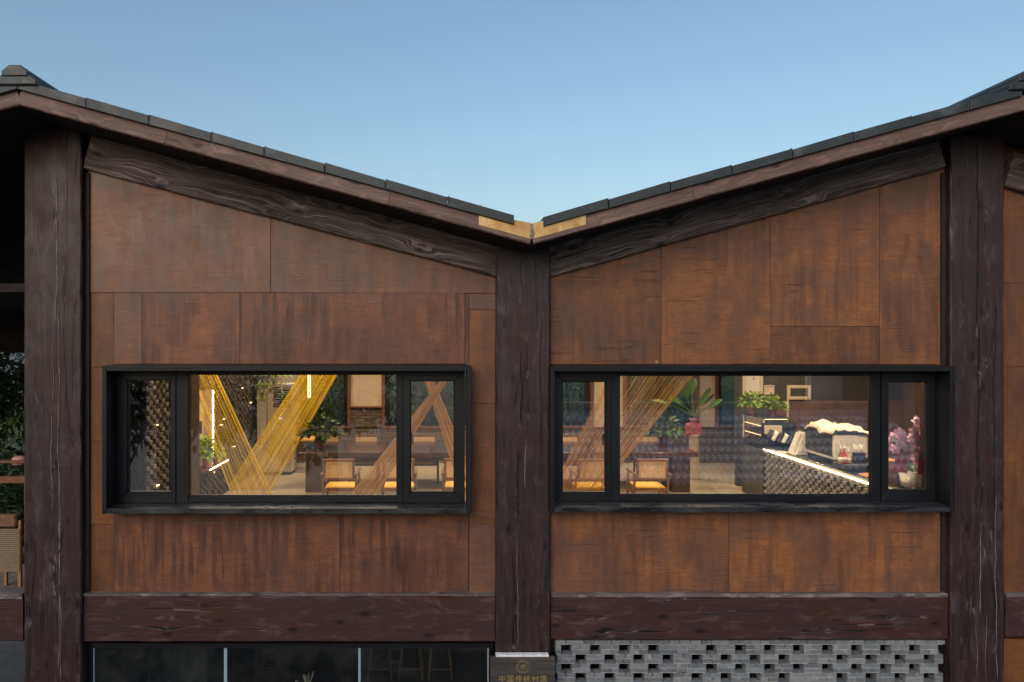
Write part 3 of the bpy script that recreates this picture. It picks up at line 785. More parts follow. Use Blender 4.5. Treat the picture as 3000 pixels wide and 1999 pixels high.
def ring_mesh(r0, r1, cx, cz, n=40, a0=0, a1=2*math.pi, yy=-.0025):
    m_ = MB(); vs = []; fs = []
    for k in range(n+1):
        th = a0+(a1-a0)*k/n
        for r in (r0, r1):
            for dy in (0, .002): vs.append((cx+r*math.cos(th), y+yy+dy, cz+r*math.sin(th)))
    for k in range(n):
        o = k*4; fs += [(o, o+2, o+6, o+4), (o+2, o+3, o+7, o+6), (o+1, o, o+4, o+5)]
    m_.add(vs, fs); return m_
em = MB()
for r0, r1 in ((.072, .0745), (.052, .0535)):
    q = ring_mesh(r0, r1, ec.x, ec.z); em.add(q.v, q.f)
for k in range(26):        # the lettering ring of the emblem
    th = R(20+k*12.5)
    p = Vector((ec.x+.062*math.cos(th), y-.0020, ec.z+.062*math.sin(th)))
    Mx = Matrix.Translation(p) @ Matrix.Rotation(-th, 4, 'Y')
    em.box(-.004, .004, 0, .0015, -.0022, .0022, Mx)
for pts in ([(-.034,.022),(-.018,.006),(0,.016),(.018,.026),(.036,.014)], [(-.030,-.002),(-.010,.010),(.012,.004),(.030,-.004)], [(-.024,-.016),(-.004,-.006),(.020,-.014),(.034,-.010)],
            [(-.012,-.028),(.006,-.020),(.022,-.028)], [(-.020,.012),(-.028,-.008),(-.014,-.022),(.004,-.024)], [(.018,.026),(.008,.010),(-.006,-.004)]):
    em.tube([(ec.x+a_, y-.002, ec.z+b_) for a_, b_ in pts], .0018, 4)
em.build('emblem', M['goldink'], sg)

# ================================================================== upper room: shell
YW = 7.8                       # back wall
XL, XRW = -3.82, 8.7
m_ = MB(); m_.box(-4.3, XRW+.2, .19, YW+.3, -.08, 0); tag(m_.build('floor', M['floor']), kind='structure')
m_ = MB(); m_.box(-4.3, XRW+.2, .19, YW+.3, 3.25, 3.33); tag(m_.build('ceiling', M['ceil']), kind='structure')
m_ = MB(); m_.box(-4.3, XL-.06, .19, YW, 0, 3.25); wl = tag(m_.build('wall_left', M['brick_in']), kind='structure')
m_ = MB(); m_.box(XRW, XRW+.2, .19, YW, 0, 3.25); tag(m_.build('wall_right', M['panelbrown']), kind='structure')
# projecting brick headers on the left wall; the nearest ones are single bricks
hb = MB(); hb.bbox(0, .055, -.052, .052, -.024, .024, .003); hme = hb.mesh('brick', M['brick_in'])
hl = MB(); hl.bbox(0, .058, -.052, .052, -.024, .024, .003); lme = hl.mesh('brick', M['brick_in'])
cand = []
rw = random.Random(3)
for r in range(41):
    z = .05+r*.066
    for k in range(31):
        yy = 1.15+k*.215+(.1075 if r % 2 else 0)
        cand.append((yy, z))
near = sorted(cand, key=lambda c: c[0])
singles = [c for c in near if c[0] < 2.35 and .55 < c[1] < 2.35][:260]
ss = set(singles); rest = MB()
for (yy, z) in cand:
    dx = rw.uniform(-.012, .012); dz = rw.uniform(-.003, .003)
    if (yy, z) in ss:
        o = link('brick', hme, wl, (XL-.06+dx, yy, z+dz)); 
    else:
        rest.box(XL-.06, XL-.005+dx, yy-.052, yy+.052, z-.024+dz, z+.024+dz)
tag(rest.build('far_bricks', M['brick_in'], wl), kind='stuff')
# lit bricks in the left wall
for px, py, yy in ((453, 1246, 1.55), (456, 1423, 1.58), (712, 1137, 5.6), (728, 1180, 6.2), (660, 1228, 4.45), (652, 1245, 4.35), (628, 1385, 3.9), (690, 1308, 5.1)):
    z = ZZ(py, yy); m_ = MB(); m_.box(XL-.058, XL-.004, yy-.045, yy+.045, z-.006, z+.006); m_.build('brick_light', M['ledsoft'], wl)
# dark post and curtain just inside the left casement
m_ = MB(); m_.bbox(XX(508, .7), XX(573, .7), .55, .85, 0, 3.25, .01)
tag(m_.build('inner_post', M['tablebase']), 'dark timber post standing inside the left window between casement and main pane', 'post')
cu = thing('dark_curtain', 'dark pleated curtain hanging inside the leftmost casement pane', 'curtain')
m_ = MB(); pts = []
for k in range(41):
    xx = XX(340, .5)+(XX(426, .5)-XX(340, .5))*k/40; pts.append((xx, .5+.025*math.sin(k*1.6)))
vs = [(x_, y_, z_) for z_ in (.05, 3.2) for x_, y_ in pts] + [(x_, y_+.006, z_) for z_ in (.05, 3.2) for x_, y_ in pts]
fs = [(k, k+1, 41+k+1, 41+k) for k in range(40)] + [(82+k+1, 82+k, 123+k, 123+k+1) for k in range(40)]
m_.add(vs, fs); m_.build('fabric', simple('dark_curtain_fabric', (.008,.009,.008), .9), cu)
m_ = MB(); m_.tube([(XX(330, .5), .5, 3.22), (XX(430, .5), .5, 3.22)], .012, 8); m_.build('rail', M['black'], cu)

# back wall with windows, piers and brick base
wb = MB(); yb = YW; SILL = ZZ(1250, yb); HEAD = 3.0
PIERS = [(-4.3, XX(880, yb)), (XX(1028, yb), XX(1119, yb)), (XX(1410, yb), XX(1480, yb)), (XX(1738, yb), XX(1826, yb)), (XX(2044, yb), XX(2094, yb)), (XX(2200, yb), XRW)]
wb.box(-4.3, XRW, yb, yb+.25, 0, SILL)
wb.box(-4.3, XRW, yb, yb+.25, HEAD, 3.25)
for a_, b_ in PIERS: wb.box(a_, b_, yb, yb+.25, SILL, HEAD)
wbo = tag(wb.build('wall_back', M['cream']), kind='structure')
# brick base courses
bb = MB(); bb.bbox(-.115, .115, 0, .05, -.026, .026, .003); bme = bb.mesh('brick', M['brick_wall'])
restb = MB()
vis = []
for r in range(15):
    z = .04+r*.062
    if z > SILL-.04: break
    n = int((XRW+4.2)/.242)
    for k in range(n):
        xx = -4.1+k*.242+(.121 if r % 2 else 0)
        vis.append((xx, z))
for xx, z in vis:
    p = PX+xx*F/(D+yb); q = PY-(z-ZC)*F/(D+yb)
    if 990 < p < 1160 and q < 1330: link('brick', bme, wbo, (xx, yb-.05, z))
    else: restb.box(xx-.115, xx+.115, yb-.05, yb, z-.026, z+.026)
tag(restb.build('far_bricks', M['brick_wall'], wbo), kind='stuff')
zp = ZZ(1194, yb)
for r in range(10):
    z = SILL+.03+r*.062
    if z > zp-.03: break
    xa, xb = XX(1024, yb), XX(1122, yb); n = 3
    off = .0 if r % 2 else -.12
    for k in range(5):
        a_ = xa+off+k*.242; b_ = a_+.23; a_ = max(a_, xa); b_ = min(b_, xb)
        if b_-a_ > .04:
            m_ = MB(); m_.bbox(a_, b_, yb-.05, yb-.001, z-.026, z+.026, .003); m_.build('brick', M['brick_wall'], wbo)
m_ = MB(); m_.box(XX(1023, yb), XX(1123, yb), yb-.036, yb-.0005, SILL, zp); m_.box(-4.2, XRW-.1, yb-.036, yb-.0005, .0, SILL-.01); m_.build('mortar', M['core'], wbo)
for a_, b_, q in ((1018, 1128, 1192),):
    m_ = MB(); m_.bbox(XX(a_, yb), XX(b_, yb), yb-.09, yb, zp-.005, zp+.03); m_.build('trim', M['redtrim'], wbo)
for i, (a_, b_) in enumerate(PIERS):
    for x_, s_ in ((a_, -1), (b_, 1)):
        if -4 < x_ < 6.5:
            m_ = MB(); m_.bbox(min(x_, x_+s_*.07), max(x_, x_+s_*.07), yb-.07, yb+.10, SILL, HEAD); m_.build('trim', M['redtrim'], wbo)
for i in range(len(PIERS)-1):
    a_, b_ = PIERS[i][1]+.072, PIERS[i+1][0]-.072
    m_ = MB(); m_.bbox(a_-.07, b_+.07, yb-.10, yb+.02, SILL-.035, SILL+.012); m_.build('trim', M['redtrim'], wbo)
    for q0, q1, z0, z1 in ((a_, a_+.10, SILL+.015, HEAD), (b_-.10, b_, SILL+.015, HEAD), (a_+.10, b_-.10, SILL+.015, SILL+.09), (a_+.10, b_-.10, HEAD-.08, HEAD)):
        m_ = MB(); m_.bbox(q0, q1, yb+.06, yb+.13, z0, z1, .003); m_.build('window_frame', M['frame'], wbo)
    if b_-a_ > 1.2:
        xm = (a_+b_)/2; m_ = MB(); m_.bbox(xm-.05, xm+.05, yb+.06, yb+.13, SILL+.09, HEAD-.08, .003); m_.build('window_frame', M['frame'], wbo)
    m_ = MB(); m_.box(a_+.10, b_-.10, yb+.09, yb+.096, SILL+.09, HEAD-.08); m_.build('pane', M['clear'], wbo)

# kitchen partition on the right with its boards
YK = 5.2
kp = thing('kitchen_partition', 'brown panelled kitchen wall behind the bar, dark grey above', 'wall')
zsp = ZZ(1171, YK); xk = XX(2160, YK)
m_ = MB(); m_.box(xk, XRW, YK+.02, YK+.12, 0, 3.25); m_.build('wall_core', M['dgrey'], kp)
xs_ = [xk, XX(2250, YK), XX(2345, YK), XX(2441, YK), XX(2537, YK), XX(2640, YK), XRW]
for a_, b_ in zip(xs_, xs_[1:]):
    for z0, z1, mt in ((.0, zsp-.002, 'panelbrown' if a_ > xk else 'dgrey'), (zsp+.002, 3.25, 'dgrey')):
        m_ = MB(); m_.prism([(a_+.002, z0), (b_-.002, z0), (b_-.002, z1), (a_+.002, z1)], YK, YK+.0195, .002); m_.build('wall_panel', M[mt], kp)

# ---- lamps of the room (recessed, above the picture's view through the windows)
li = 0
LS = [(xx, yy) for xx in (-2.9, -1.0, .9, 2.8, 4.7, 6.6) for yy in (.95, 2.4, 4.3, 6.4)] + [(5.75, .72)]  # window-side row and last lamp are added to brighten strings and orchid
for xx, yy in LS:
    if True:
        if yy < 1 and 0 < xx < 2: continue
        if xx > 5.6 and yy > 5: continue
        cl = thing('ceiling_light', 'round recessed warm ceiling light in the upper room', 'ceiling light', (xx, yy, 3.25), 0, 'recessed lights in the upper room ceiling')
        m_ = MB(); m_.lathe([(.075, 0), (.075, -.012), (.055, -.012), (.055, -.004)], 16); m_.build('ring', M['white'], cl)
        m_ = MB(); m_.lathe([(.054, -.006), (.054, -.003)], 16); m_.build('diffuser', M['lamp'], cl)
        ld = bpy.data.lights.new('downlight', 'AREA'); ld.shape = 'DISK'; ld.size = .12; ld.energy = 27; ld.color = (1, .77, .50); ld.spread = R(150)
        lo = bpy.data.objects.new('downlight', ld); C.objects.link(lo); lo.parent = cl; lo.location = (0, 0, -.02); li += 1

# ================================================================== string installations
def strings(name, label, y, top, bot, n, mat, seed, ztop=3.2, tilt=0.0):
    t_ = thing(name, label, 'string art', (0, 0, 0), 0, 'string curtains in the upper room')
    rnd = random.Random(seed)
    m_ = MB()
    us = [i/(n-1) + .012*math.sin(i*1.7+seed) for i in range(n)] + [rnd.uniform(0, .05) for _ in range(7)] + [rnd.uniform(.95, 1) for _ in range(7)]
    for u in us:
        u += rnd.uniform(-.35, .35)/n
        uu = min(1, max(0, u)); u2 = min(1, max(0, u+rnd.uniform(-.5, .5)/n))
        a_ = Vector((top[0]+(top[1]-top[0])*uu, y+tilt*uu+rnd.uniform(-.02, .02), ztop)); b_ = Vector((bot[0]+(bot[1]-bot[0])*u2, y+tilt*(1-u2)+rnd.uniform(-.02, .02), .03))
        m_.tube([a_, b_], rnd.uniform(.0028, .0046)*(.8 if y < 3 else 1), 3, False)
    tag(m_.build('strings', mat, t_), kind='stuff')
    for q, zz, nm in ((top, ztop, 'ceiling_bar'), (bot, .015, 'floor_bar')):
        mb_ = MB(); mb_.bbox(min(q)-.03, max(q)+.03, y-.012, y+.012+abs(tilt), zz, zz+.045 if zz > 1 else zz+.010, .003); mb_.build(nm, M['beige'], t_)
def edge(p1, p2, y, z):
    """x where the line through two photo points meets height z in the plane y"""
    py = PY-(z-ZC)*F/(D+y); px = p1[0]+(p2[0]-p1[0])*(py-p1[1])/(p2[1]-p1[1]); return XX(px, y)
def band(name, label, y, L, Rr, n, mat, seed, tilt=0.0):
    strings(name, label, y, (edge(*L, y, 3.2), edge(*Rr, y, 3.2)), (edge(*L, y, .03), edge(*Rr, y, .03)), n, mat, seed, 3.2, tilt)
band('string_curtain', 'loose golden string band leaning left in front of the dark brick wall', 1.4, ((552, 1120), (668, 1425)), ((637, 1100), (800, 1455)), 40, M['gold'], 1)
band('string_curtain', 'dense bright yellow string band leaning right in front of the air conditioner', 4.85, ((880, 1099), (650, 1455)), ((988, 1099), (797, 1437)), 100, M['gold'], 2)
band('string_curtain', 'brown string band twisted behind the left window right casement', 2.5, ((1290, 1116), (1202, 1228)), ((1310, 1116), (1205, 1285)), 42, M['tan'], 3)
band('string_curtain', 'narrow tan string band leaning down to the right in the left window right casement', 2.7, ((1245, 1116), (1310, 1316)), ((1270, 1116), (1331, 1262)), 26, M['tan'], 4)
band('string_curtain', 'wide tan string fan across the left part of the right window', 2.35, ((1772, 1130), (1663, 1345)), ((2025, 1105), (1860, 1310)), 88, M['tan'], 5)

pn = thing('pendant_lamp', 'slim hanging light tubes in front of the yellow string band', 'lamp', (XX(906, 4.2), 4.2, 0))  # LED reflection in the glass, built as added glowing tubes
for dx in (-.017, .017):
    m_ = MB(); m_.lathe([(.006, ZZ(1166, 4.2)), (.007, ZZ(1165, 4.2)), (.007, 2.6), (0, 2.6)], 8, (dx, 0, 0)); m_.build('light_tube', M['ledsoft'], pn, True)
    m_ = MB(); m_.tube([(dx, 0, 2.601), (dx*.5, 0, 3.25)], .002, 4); m_.build('cable', M['black'], pn)
# ================================================================== left wall display with light strips
ds = thing('lit_wall_display', 'pinkish wall display board with glowing light strips on the brick wall', 'wall display')
xw = XL+.02
yA, yB2 = 2.75, 3.68
zA, zB = ZZ(1360, 3.3), ZZ(1140, yB2)
m_ = MB(); m_.bbox(xw, xw+.04, yA, yB2, zA, zB, .004); m_.build('board', simple('pinkish_board', (.36,.24,.19), .5, .12), ds)
m_ = MB(); m_.bbox(xw+.041, xw+.052, yB2-.05, yB2-.025, zA+.06, zB-.02, .002); m_.build('light_strip', M['led'], ds)
m_ = MB(); m_.bbox(xw+.041, xw+.30, yA, yB2, zA-.05, zA, .004); m_.build('shelf', M['redtrim'], ds)
m_ = MB(); m_.bbox(xw+.285, xw+.298, yA, yB2-.01, zA+.001, zA+.012, .002); m_.build('light_strip', M['led'], ds)
m_ = MB(); m_.bbox(xw+.041, xw+.050, yA+.1, yA+.42, zA+.38, zA+1.0, .002); m_.build('poster', M['cream'], ds)
m_ = MB(); m_.bbox(xw+.051, xw+.053, yA+.22, yA+.34, zA+.52, zA+.72, .0005); m_.build('print', M['dgrey'], ds)

def foliage(name, mat, parent, c, rad, n, L, W, seed, droop=.3, up=.5, hang=0):
    rnd = random.Random(seed); m_ = MB()
    for i in range(n):
        th = rnd.uniform(0, 2*math.pi); ph_ = math.acos(rnd.uniform(-.35, 1)); rr_ = rnd.uniform(.45, 1)
        dv = Vector((math.sin(ph_)*math.cos(th), math.sin(ph_)*math.sin(th), math.cos(ph_)))
        p = Vector(c)+Vector((dv.x*rad[0], dv.y*rad[1], dv.z*rad[2]))*rr_
        d = (dv+Vector((rnd.uniform(-.6, .6), rnd.uniform(-.6, .6), rnd.uniform(-.6, .3)))).normalized()
        l = L*rnd.uniform(.6, 1.2); m_.leaf(p, d, Vector((rnd.uniform(-.5,.5), rnd.uniform(-.5,.5), 1)), l, W*l/L*rnd.uniform(.8, 1.2), droop*rnd.uniform(.3, 1.6))
        if i % 4 == 0: m_.tube([Vector(c)-Vector((0,0,rad[2]*.6)), (Vector(c)+p)/2+Vector((0,0,.02)), p], .0022, 3, False)
    return m_.build(name, mat, parent)
def pot_plant(label, loc, pr, phh, mat_pot, mat_leaf, rad, n, L, W, seed, up=0.0):
    t_ = thing('potted_plant', label, 'plant', loc)
    m_ = MB(); m_.lathe([(pr*.72, 0), (pr*.78, .004), (pr*.98, phh*.9), (pr*1.06, phh*.9), (pr*1.06, phh), (pr*.92, phh), (pr*.9, phh*.86), (0, phh*.85)], 20); m_.build('pot', mat_pot, t_, True)
    foliage('foliage', mat_leaf, t_, (0, 0, phh+rad[2]*.45+up), rad, n, L, W, seed)
    return t_
pot_plant('bushy pothos in a purple pot on the lit wall shelf', (xw+.16, 3.0, zA), .075, .15, simple('purple_pot', (.25,.11,.12), .4), M['pothos'], (.17,.26,.20), 150, .10, .075, 31)
pot_plant('small trailing pothos beside the light strip on the wall shelf', (xw+.16, 3.45, zA), .055, .10, simple('mauve_pot', (.25,.15,.14), .4), M['pothos'], (.13,.17,.15), 70, .08, .06, 32)

# ================================================================== air conditioner
pa = PT(750, 1392, 6.15)
ac = thing('air_conditioner', 'tall cream floor-standing air conditioner with louvred top at the back left', 'air conditioner', (XX(752, 6.3), 6.3, 0))
wd = .72
m_ = MB(); m_.bbox(0, wd, 0, .42, .06, 1.86, .012); m_.build('cabinet', M['acbody'], ac)
m_ = MB(); m_.bbox(.02, wd-.02, .02, .40, 0, .059, .004); m_.build('plinth', M['slatdark'], ac)
m_ = MB(); m_.bbox(.20, .225, -.006, .0, .08, 1.84, .002); m_.build('seam', simple('ac_seam', (.34,.28,.22), .5), ac)
m_ = MB(); m_.bbox(.34, wd-.03, -.008, -.001, 1.38, 1.79, .002); m_.build('grille', M['slatdark'], ac)
for k in range(8):
    m_ = MB(); Mx = Matrix.Translation((.53, -.018, 1.42+k*.047)) @ Matrix.Rotation(R(-35), 4, 'X'); m_.box(-.175, .155, -.014, .014, -.003, .003, Mx); m_.build('louvre', M['acbody'], ac)
m_ = MB(); m_.bbox(.46, .52, -.004, -.001, 1.14, 1.17, .0008); m_.build('display', emit('blue_display', (.5,.6,1), 1.5), ac)
pt = thing('trailing_plant', 'trailing vine with small leaves on top of the air conditioner', 'plant', (XX(752, 6.3)+.34, 6.5, 1.86))
m_ = MB(); m_.lathe([(.09, 0), (.12, .12), (.12, .13), (0, .13)], 14); m_.build('pot', M['beige'], pt, True)
foliage('foliage', M['pothos'], pt, (0, -.02, .2), (.32,.22,.14), 130, .09, .06, 41)
m_ = MB(); rv = random.Random(12)
for (dx, ln) in ((-.24, .42), (-.15, .25), (.22, .22), (.0, .14)):
    pts = [Vector((dx, -.22, .12)), Vector((dx-.02, -.30, .02)), Vector((dx+rv.uniform(-.06,.06), -.31, -ln*.5)), Vector((dx+rv.uniform(-.1,.1), -.30, -ln))]
    m_.tube(pts, .003, 4)
    for q in range(9):
        u = rv.uniform(.2, 1)*3; i = min(2, int(u)); p = pts[i].lerp(pts[i+1], u-i); m_.leaf(p, Vector((rv.uniform(-1,1), -.4, -.6)), Vector((0,-1,.3)), .07, .05)
m_.build('vine', M['pothos'], pt)

# ================================================================== long table and chairs
ty0, ty1 = 4.42, 5.85; tx0, tx1 = XX(873, ty0), XX(2047, ty0)
tb = thing('long_table', 'long dark red-brown communal table running behind both windows', 'table')
m_ = MB(); m_.bbox(tx0, tx1, ty0, ty1, .672, .75, .006); m_.build('tabletop', M['tabletop'], tb)
for a_, b_ in ((XX(896, 4.7), XX(944, 4.7)), (XX(1968, 4.7), XX(2020, 4.7)), (.7, 1.0)):
    m_ = MB(); m_.bbox(a_, b_, 4.66, 5.62, 0, .671, .006); m_.build('leg', M['tablebase'], tb)
m_ = MB(); m_.bbox(tx0+.5, tx1-.5, 5.1, 5.2, .50, .66, .004); m_.build('stretcher', M['tablebase'], tb)
def make_chair():
    t_ = thing('cane_chair', 'x', 'chair')
    W_ = M['chairwood']
    for s_ in (-1, 1):
        m_ = MB(); m_.tube([(s_*.265, .06, .0), (s_*.265, .10, .34), (s_*.262, .02, .60)], [.018, .021, .019], 8); m_.build('leg', W_, t_, True)
        m_ = MB(); m_.tube([(s_*.265, .53, .0), (s_*.265, .48, .40), (s_*.262, .44, .60)], [.018, .021, .019], 8); m_.build('leg', W_, t_, True)
        m_ = MB(); m_.bbox(s_*.27-.024, s_*.27+.024, -.03, .50, .60, .632, .008); m_.build('arm', W_, t_)
        m_ = MB(); m_.bbox(s_*.262-.014, s_*.262+.014, .09, .50, .27, .31, .004); m_.build('side_rail', W_, t_)
    m_ = MB()
    for (x0_, x1_, y0_, y1_) in ((-.25, .25, .06, .095), (-.25, .25, .49, .525), (-.25, -.215, .096, .489), (.215, .25, .096, .489)): m_.bbox(x0_, x1_, y0_, y1_, .335, .375, .004)
    m_.build('seat_frame', W_, t_)
    m_ = MB(); m_.bbox(-.235, .235, .075, .50, .3755, .402, .010); m_.build('seat', M['yseat'], t_)
    Mx = Matrix.Translation((0, .03, .515)) @ Matrix.Rotation(R(8), 4, 'X')
    m_ = MB()
    for (x0_, x1_, z0_, z1_) in ((-.25, .25, .315, .352), (-.25, .25, 0, .045), (-.25, -.212, .046, .314), (.212, .25, .046, .314)): m_.bbox(x0_, x1_, -.018, .018, z0_, z1_, .005, Mx)
    m_.build('back_frame', W_, t_)
    m_ = MB(); m_.box(-.211, .211, -.004, .004, .046, .314, Mx); m_.build('cane_panel', M['cane'], t_)
    return t_
ch0 = make_chair()
CH = [(993, 3.12, 0, 'cane-backed armchair nearest the yellow strings, back to the left window'), (1168, 3.12, 2, 'cane-backed armchair beside the right mullion of the left window'),
      (1347, 3.15, -2, 'cane-backed armchair cut off by the right frame of the left window'), (1738, 3.1, 1, 'cane-backed armchair behind the tan strings in the right window left casement'),
      (1911, 3.12, -1, 'cane-backed armchair at the end of the table in the right window main pane'),
      (1073, 5.95, 180, 'armchair on the far side of the table, below the brick pier'), (1243, 5.95, 181, 'armchair on the far side of the table seen in the left window right casement'),
      (1895, 5.95, 178, 'armchair on the far side of the table beside the red-potted plant'), (1660, 5.95, 180, 'armchair on the far side of the table seen in the right window left casement'),
      (960, 6.0, 182, 'armchair on the far side of the table behind the bushy plant')]
for i, (px, yy, rz, lb) in enumerate(CH):
    o = ch0 if i == 0 else copy_tree(ch0)
    o['label'] = lb; o['group'] = 'cane armchairs around the long table'
    o.location = (XX(px, yy), yy + (.06 if rz > 90 else 0), 0) if rz < 90 else (XX(px, yy), yy+.02, 0); o.rotation_euler = (0, 0, R(rz))
# small side table behind the strings
st = thing('side_table', 'small yellow-topped side table behind the yellow strings', 'table', (XX(885, 6.6), 6.75, 0))
m_ = MB(); m_.bbox(-.42, .30, -.25, .25, .66, .70, .005); m_.build('top', M['yseat'], st)
for sx in (-.38, .26):
    for sy in (-.21, .21):
        m_ = MB(); m_.bbox(sx-.02, sx+.02, sy-.02, sy+.02, 0, .659, .003); m_.build('leg', M['chairwood'], st)
m_ = MB(); m_.bbox(-.36, .24, -.225, -.195, .28, .31, .003); m_.build('stretcher', M['chairwood'], st)
pot_plant('leafy potted plant with drooping leaves on the left end of the table', (XX(938, 5.1), 5.05, .75), .10, .15, M['pinkpot'], M['dkleaf'], (.34,.34,.30), 240, .15, .10, 51, .02)
pot_plant('dark bushy plant in a red pot on the right end of the table', (XX(1943, 5.2), 5.2, .75), .085, .17, M['redpot'], M['dkleaf'], (.30,.30,.24), 220, .13, .08, 52, .03)

# tall gift plant in red wrapping on a beige stand
gp = thing('plant_stand', 'slim beige cylindrical stand beyond the right end of the table', 'stand', (XX(2034, 5.9), 5.9, 0))
m_ = MB(); m_.lathe([(.11, 0), (.115, .02), (.10, .05), (.10, .84), (.12, .86), (.12, .885), (0, .885)], 20); m_.build('pedestal', M['beige'], gp, True)
gt = thing('gift_plant', 'tall broad-leaved plant in a red gift bag beyond the table', 'plant', (XX(2032, 5.9), 5.9, .886))
m_ = MB(); m_.prism([(-.14, 0), (.14, 0), (.125, .19), (.04, .225), (-.04, .225), (-.125, .19)], -.10, .10, .006); m_.build('gift_bag', M['redbag'], gt)
m_ = MB(); rq = random.Random(3)
for k in range(14):
    th = k*6.28/14+rq.uniform(-.2, .2); m_.leaf(Vector((.02*math.cos(th), .02*math.sin(th), .22)), Vector((math.cos(th)*.6, math.sin(th)*.6, rq.uniform(.5, 1.1))), Vector((0,0,1)), rq.uniform(.09, .14), .07, .1)
m_.build('tissue', M['pinkwrap'], gt)
text_mesh('print', '开业大吉', .05, M['goldink'], gt, (0, -.103, .07), (R(90), 0, 0), .001)
def broad_leaf(p0, p1, L, W, seed, parent, bend=.4, roll=0.0):
    rnd = random.Random(seed); m_ = MB(); p0, p1 = Vector(p0), Vector(p1)
    m_.tube([p0, p0.lerp(p1, .5)+Vector((0,0,.04)), p1], [.008, .006, .005], 5, False)
    d = (p1-p0).normalized(); side = d.cross(Vector((0, -1, 0))).normalized(); side = (Matrix.Rotation(roll, 3, d) @ side)
    nrm = side.cross(d); n = 9; vs = []
    for i in range(n+1):
        u = i/n; wv = W*math.sin(math.pi*min(1, u*.94+.06))**.8*.5*(1-u*.15)
        c = p1+d*L*u*(1-.15*u)+Vector((0,0,-1))*L*bend*u*u*.6
        for q in (-1, -.5, 0, .5, 1): vs.append(c+side*wv*q+nrm*abs(q)*wv*.35)
    fs = [(i*5+j, i*5+j+1, (i+1)*5+j+1, (i+1)*5+j) for i in range(n) for j in range(4)]
    m_.add(vs, fs); m_.build('leaf', M['strel'], parent, True)
for i, (dx, dz, ex, L, W, b_, ro) in enumerate([(-.03, .75, -.06, .42, .15, .15, .3), (-.10, .62, -.16, .42, .14, .1, -.5), (.02, .62, -.10, .30, .09, .7, .9), (.06, .46, .24, .42, .11, .35, .4), (.10, .38, .36, .42, .08, .3, .8),
        (-.18, .46, -.38, .36, .09, .3, .6), (-.25, .36, -.52, .38, .08, .35, .9), (.04, .42, .10, .36, .10, .2, -.4), (-.12, .38, -.28, .34, .10, .5, .2), (.16, .34, .30, .28, .09, .1, -.6), (-.06, .5, -.22, .4, .12, .25, 1.0), (.20, .30, .45, .34, .06, .4, .7), (-.02, .9, .12, .36, .13, .5, .1)]):
    L *= 1.3; W *= 1.35
    broad_leaf((dx*.2, random.Random(i).uniform(-.02, .02), .36), (dx+ex*.35, random.Random(i+50).uniform(-.16, .12), .36+dz*.55), L, W, i, gt, b_, ro)

# ================================================================== bar counter
cx0 = 5.46
bar_ = thing('bar_counter', 'brick-fronted bar counter with a glowing light strip under its dark top', 'counter')
m_ = MB(); m_.bbox(cx0+.04, cx0+.85, .40, 4.75, .905, .945, .004); m_.build('countertop', M['countertop'], bar_)
m_ = MB(); m_.box(cx0+.10, cx0+.82, .42, 4.72, 0, .904); m_.build('carcass', M['tablebase'], bar_)
m_ = MB(); m_.bbox(cx0-.005, cx0+.012, .42, 3.90, .888, .902, .002); m_.build('light_strip', M['led'], bar_)
m_ = MB(); m_.bbox(cx0+.0, cx0+.099, 3.92, 4.74, 0, .86, .004); m_.build('end_panel', M['dgrey'], bar_)
m_ = MB(); m_.box(cx0+.055, cx0+.099, .42, 3.905, 0, .904); m_.build('brick_backing', M['brick_bar'], bar_)
cb = MB(); cb.bbox(0, .075, -.047, .047, -.023, .023, .003); cme = cb.mesh('brick', M['brick_bar'])
nb = 0; restc = MB()
lst = []
for r in range(16):
    z = .858-r*.055
    for k in range(22):
        yy = .50+k*.157+(.0785 if r % 2 else 0)
        if yy < 3.87: lst.append((yy, z))
for yy, z in lst:
    dx = random.uniform(-.008, .008)
    if nb < 290: link('brick', cme, bar_, (cx0-.02+dx, yy, z)); nb += 1
    else: restc.box(cx0-.02, cx0+.055, yy-.047, yy+.047, z-.023, z+.023)
tag(restc.build('lower_bricks', M['brick_bar'], bar_), kind='stuff')
CT = .946
# pastry case
pc = thing('pastry_case', 'glass pastry display case with lit shelves at the far end of the bar', 'display case', (0, 0, 0))
ca, cb_ = 3.93, 4.74; xa, xb = cx0+.02, cx0+.47; zt = 1.42
m_ = MB(); m_.bbox(xa, xb, ca, cb_, CT, CT+.03, .003); m_.build('base', M['black'], pc)
m_ = MB(); m_.bbox(xa-.01, xb+.01, ca-.01, cb_+.01, zt-.02, zt, .003); m_.build('top', M['black'], pc)
for x_ in (xa, xb-.02):
    for y_ in (ca, cb_-.02):
        m_ = MB(); m_.bbox(x_, x_+.02, y_, y_+.02, CT+.031, zt-.021, .002); m_.build('post', M['white'] if x_ == xa else M['black'], pc)
for z_ in (1.10, 1.26):
    m_ = MB(); m_.bbox(xa+.03, xb-.03, ca+.03, cb_-.03, z_, z_+.008, .001); m_.build('shelf', M['clear'], pc)
    m_ = MB(); m_.bbox(xa+.022, xa+.029, ca+.03, cb_-.03, z_-.004, z_+.010, .001); m_.build('light_strip', M['ledsoft'], pc)
m_ = MB(); m_.bbox(xa+.022, xa+.030, ca+.022, ca+.030, CT+.04, zt-.03, .001); m_.build('light_strip', M['ledsoft'], pc)
m_ = MB(); m_.bbox(xa+.03, xb-.03, ca+.03, ca+.045, zt-.034, zt-.024, .001); m_.build('light_strip', M['ledsoft'], pc)
for x0_, x1_, y0_, y1_ in ((xa+.006, xa+.010, ca+.021, cb_-.021), (xa+.021, xb-.021, ca+.006, ca+.010)):
    m_ = MB(); m_.box(x0_, x1_, y0_, y1_, CT+.031, zt-.021); m_.build('pane', M['clear'], pc)
m_ = MB(); m_.box(xb-.012, xb-.008, ca+.021, cb_-.021, CT+.031, zt-.021); m_.build('back_panel', M['cream'], pc)
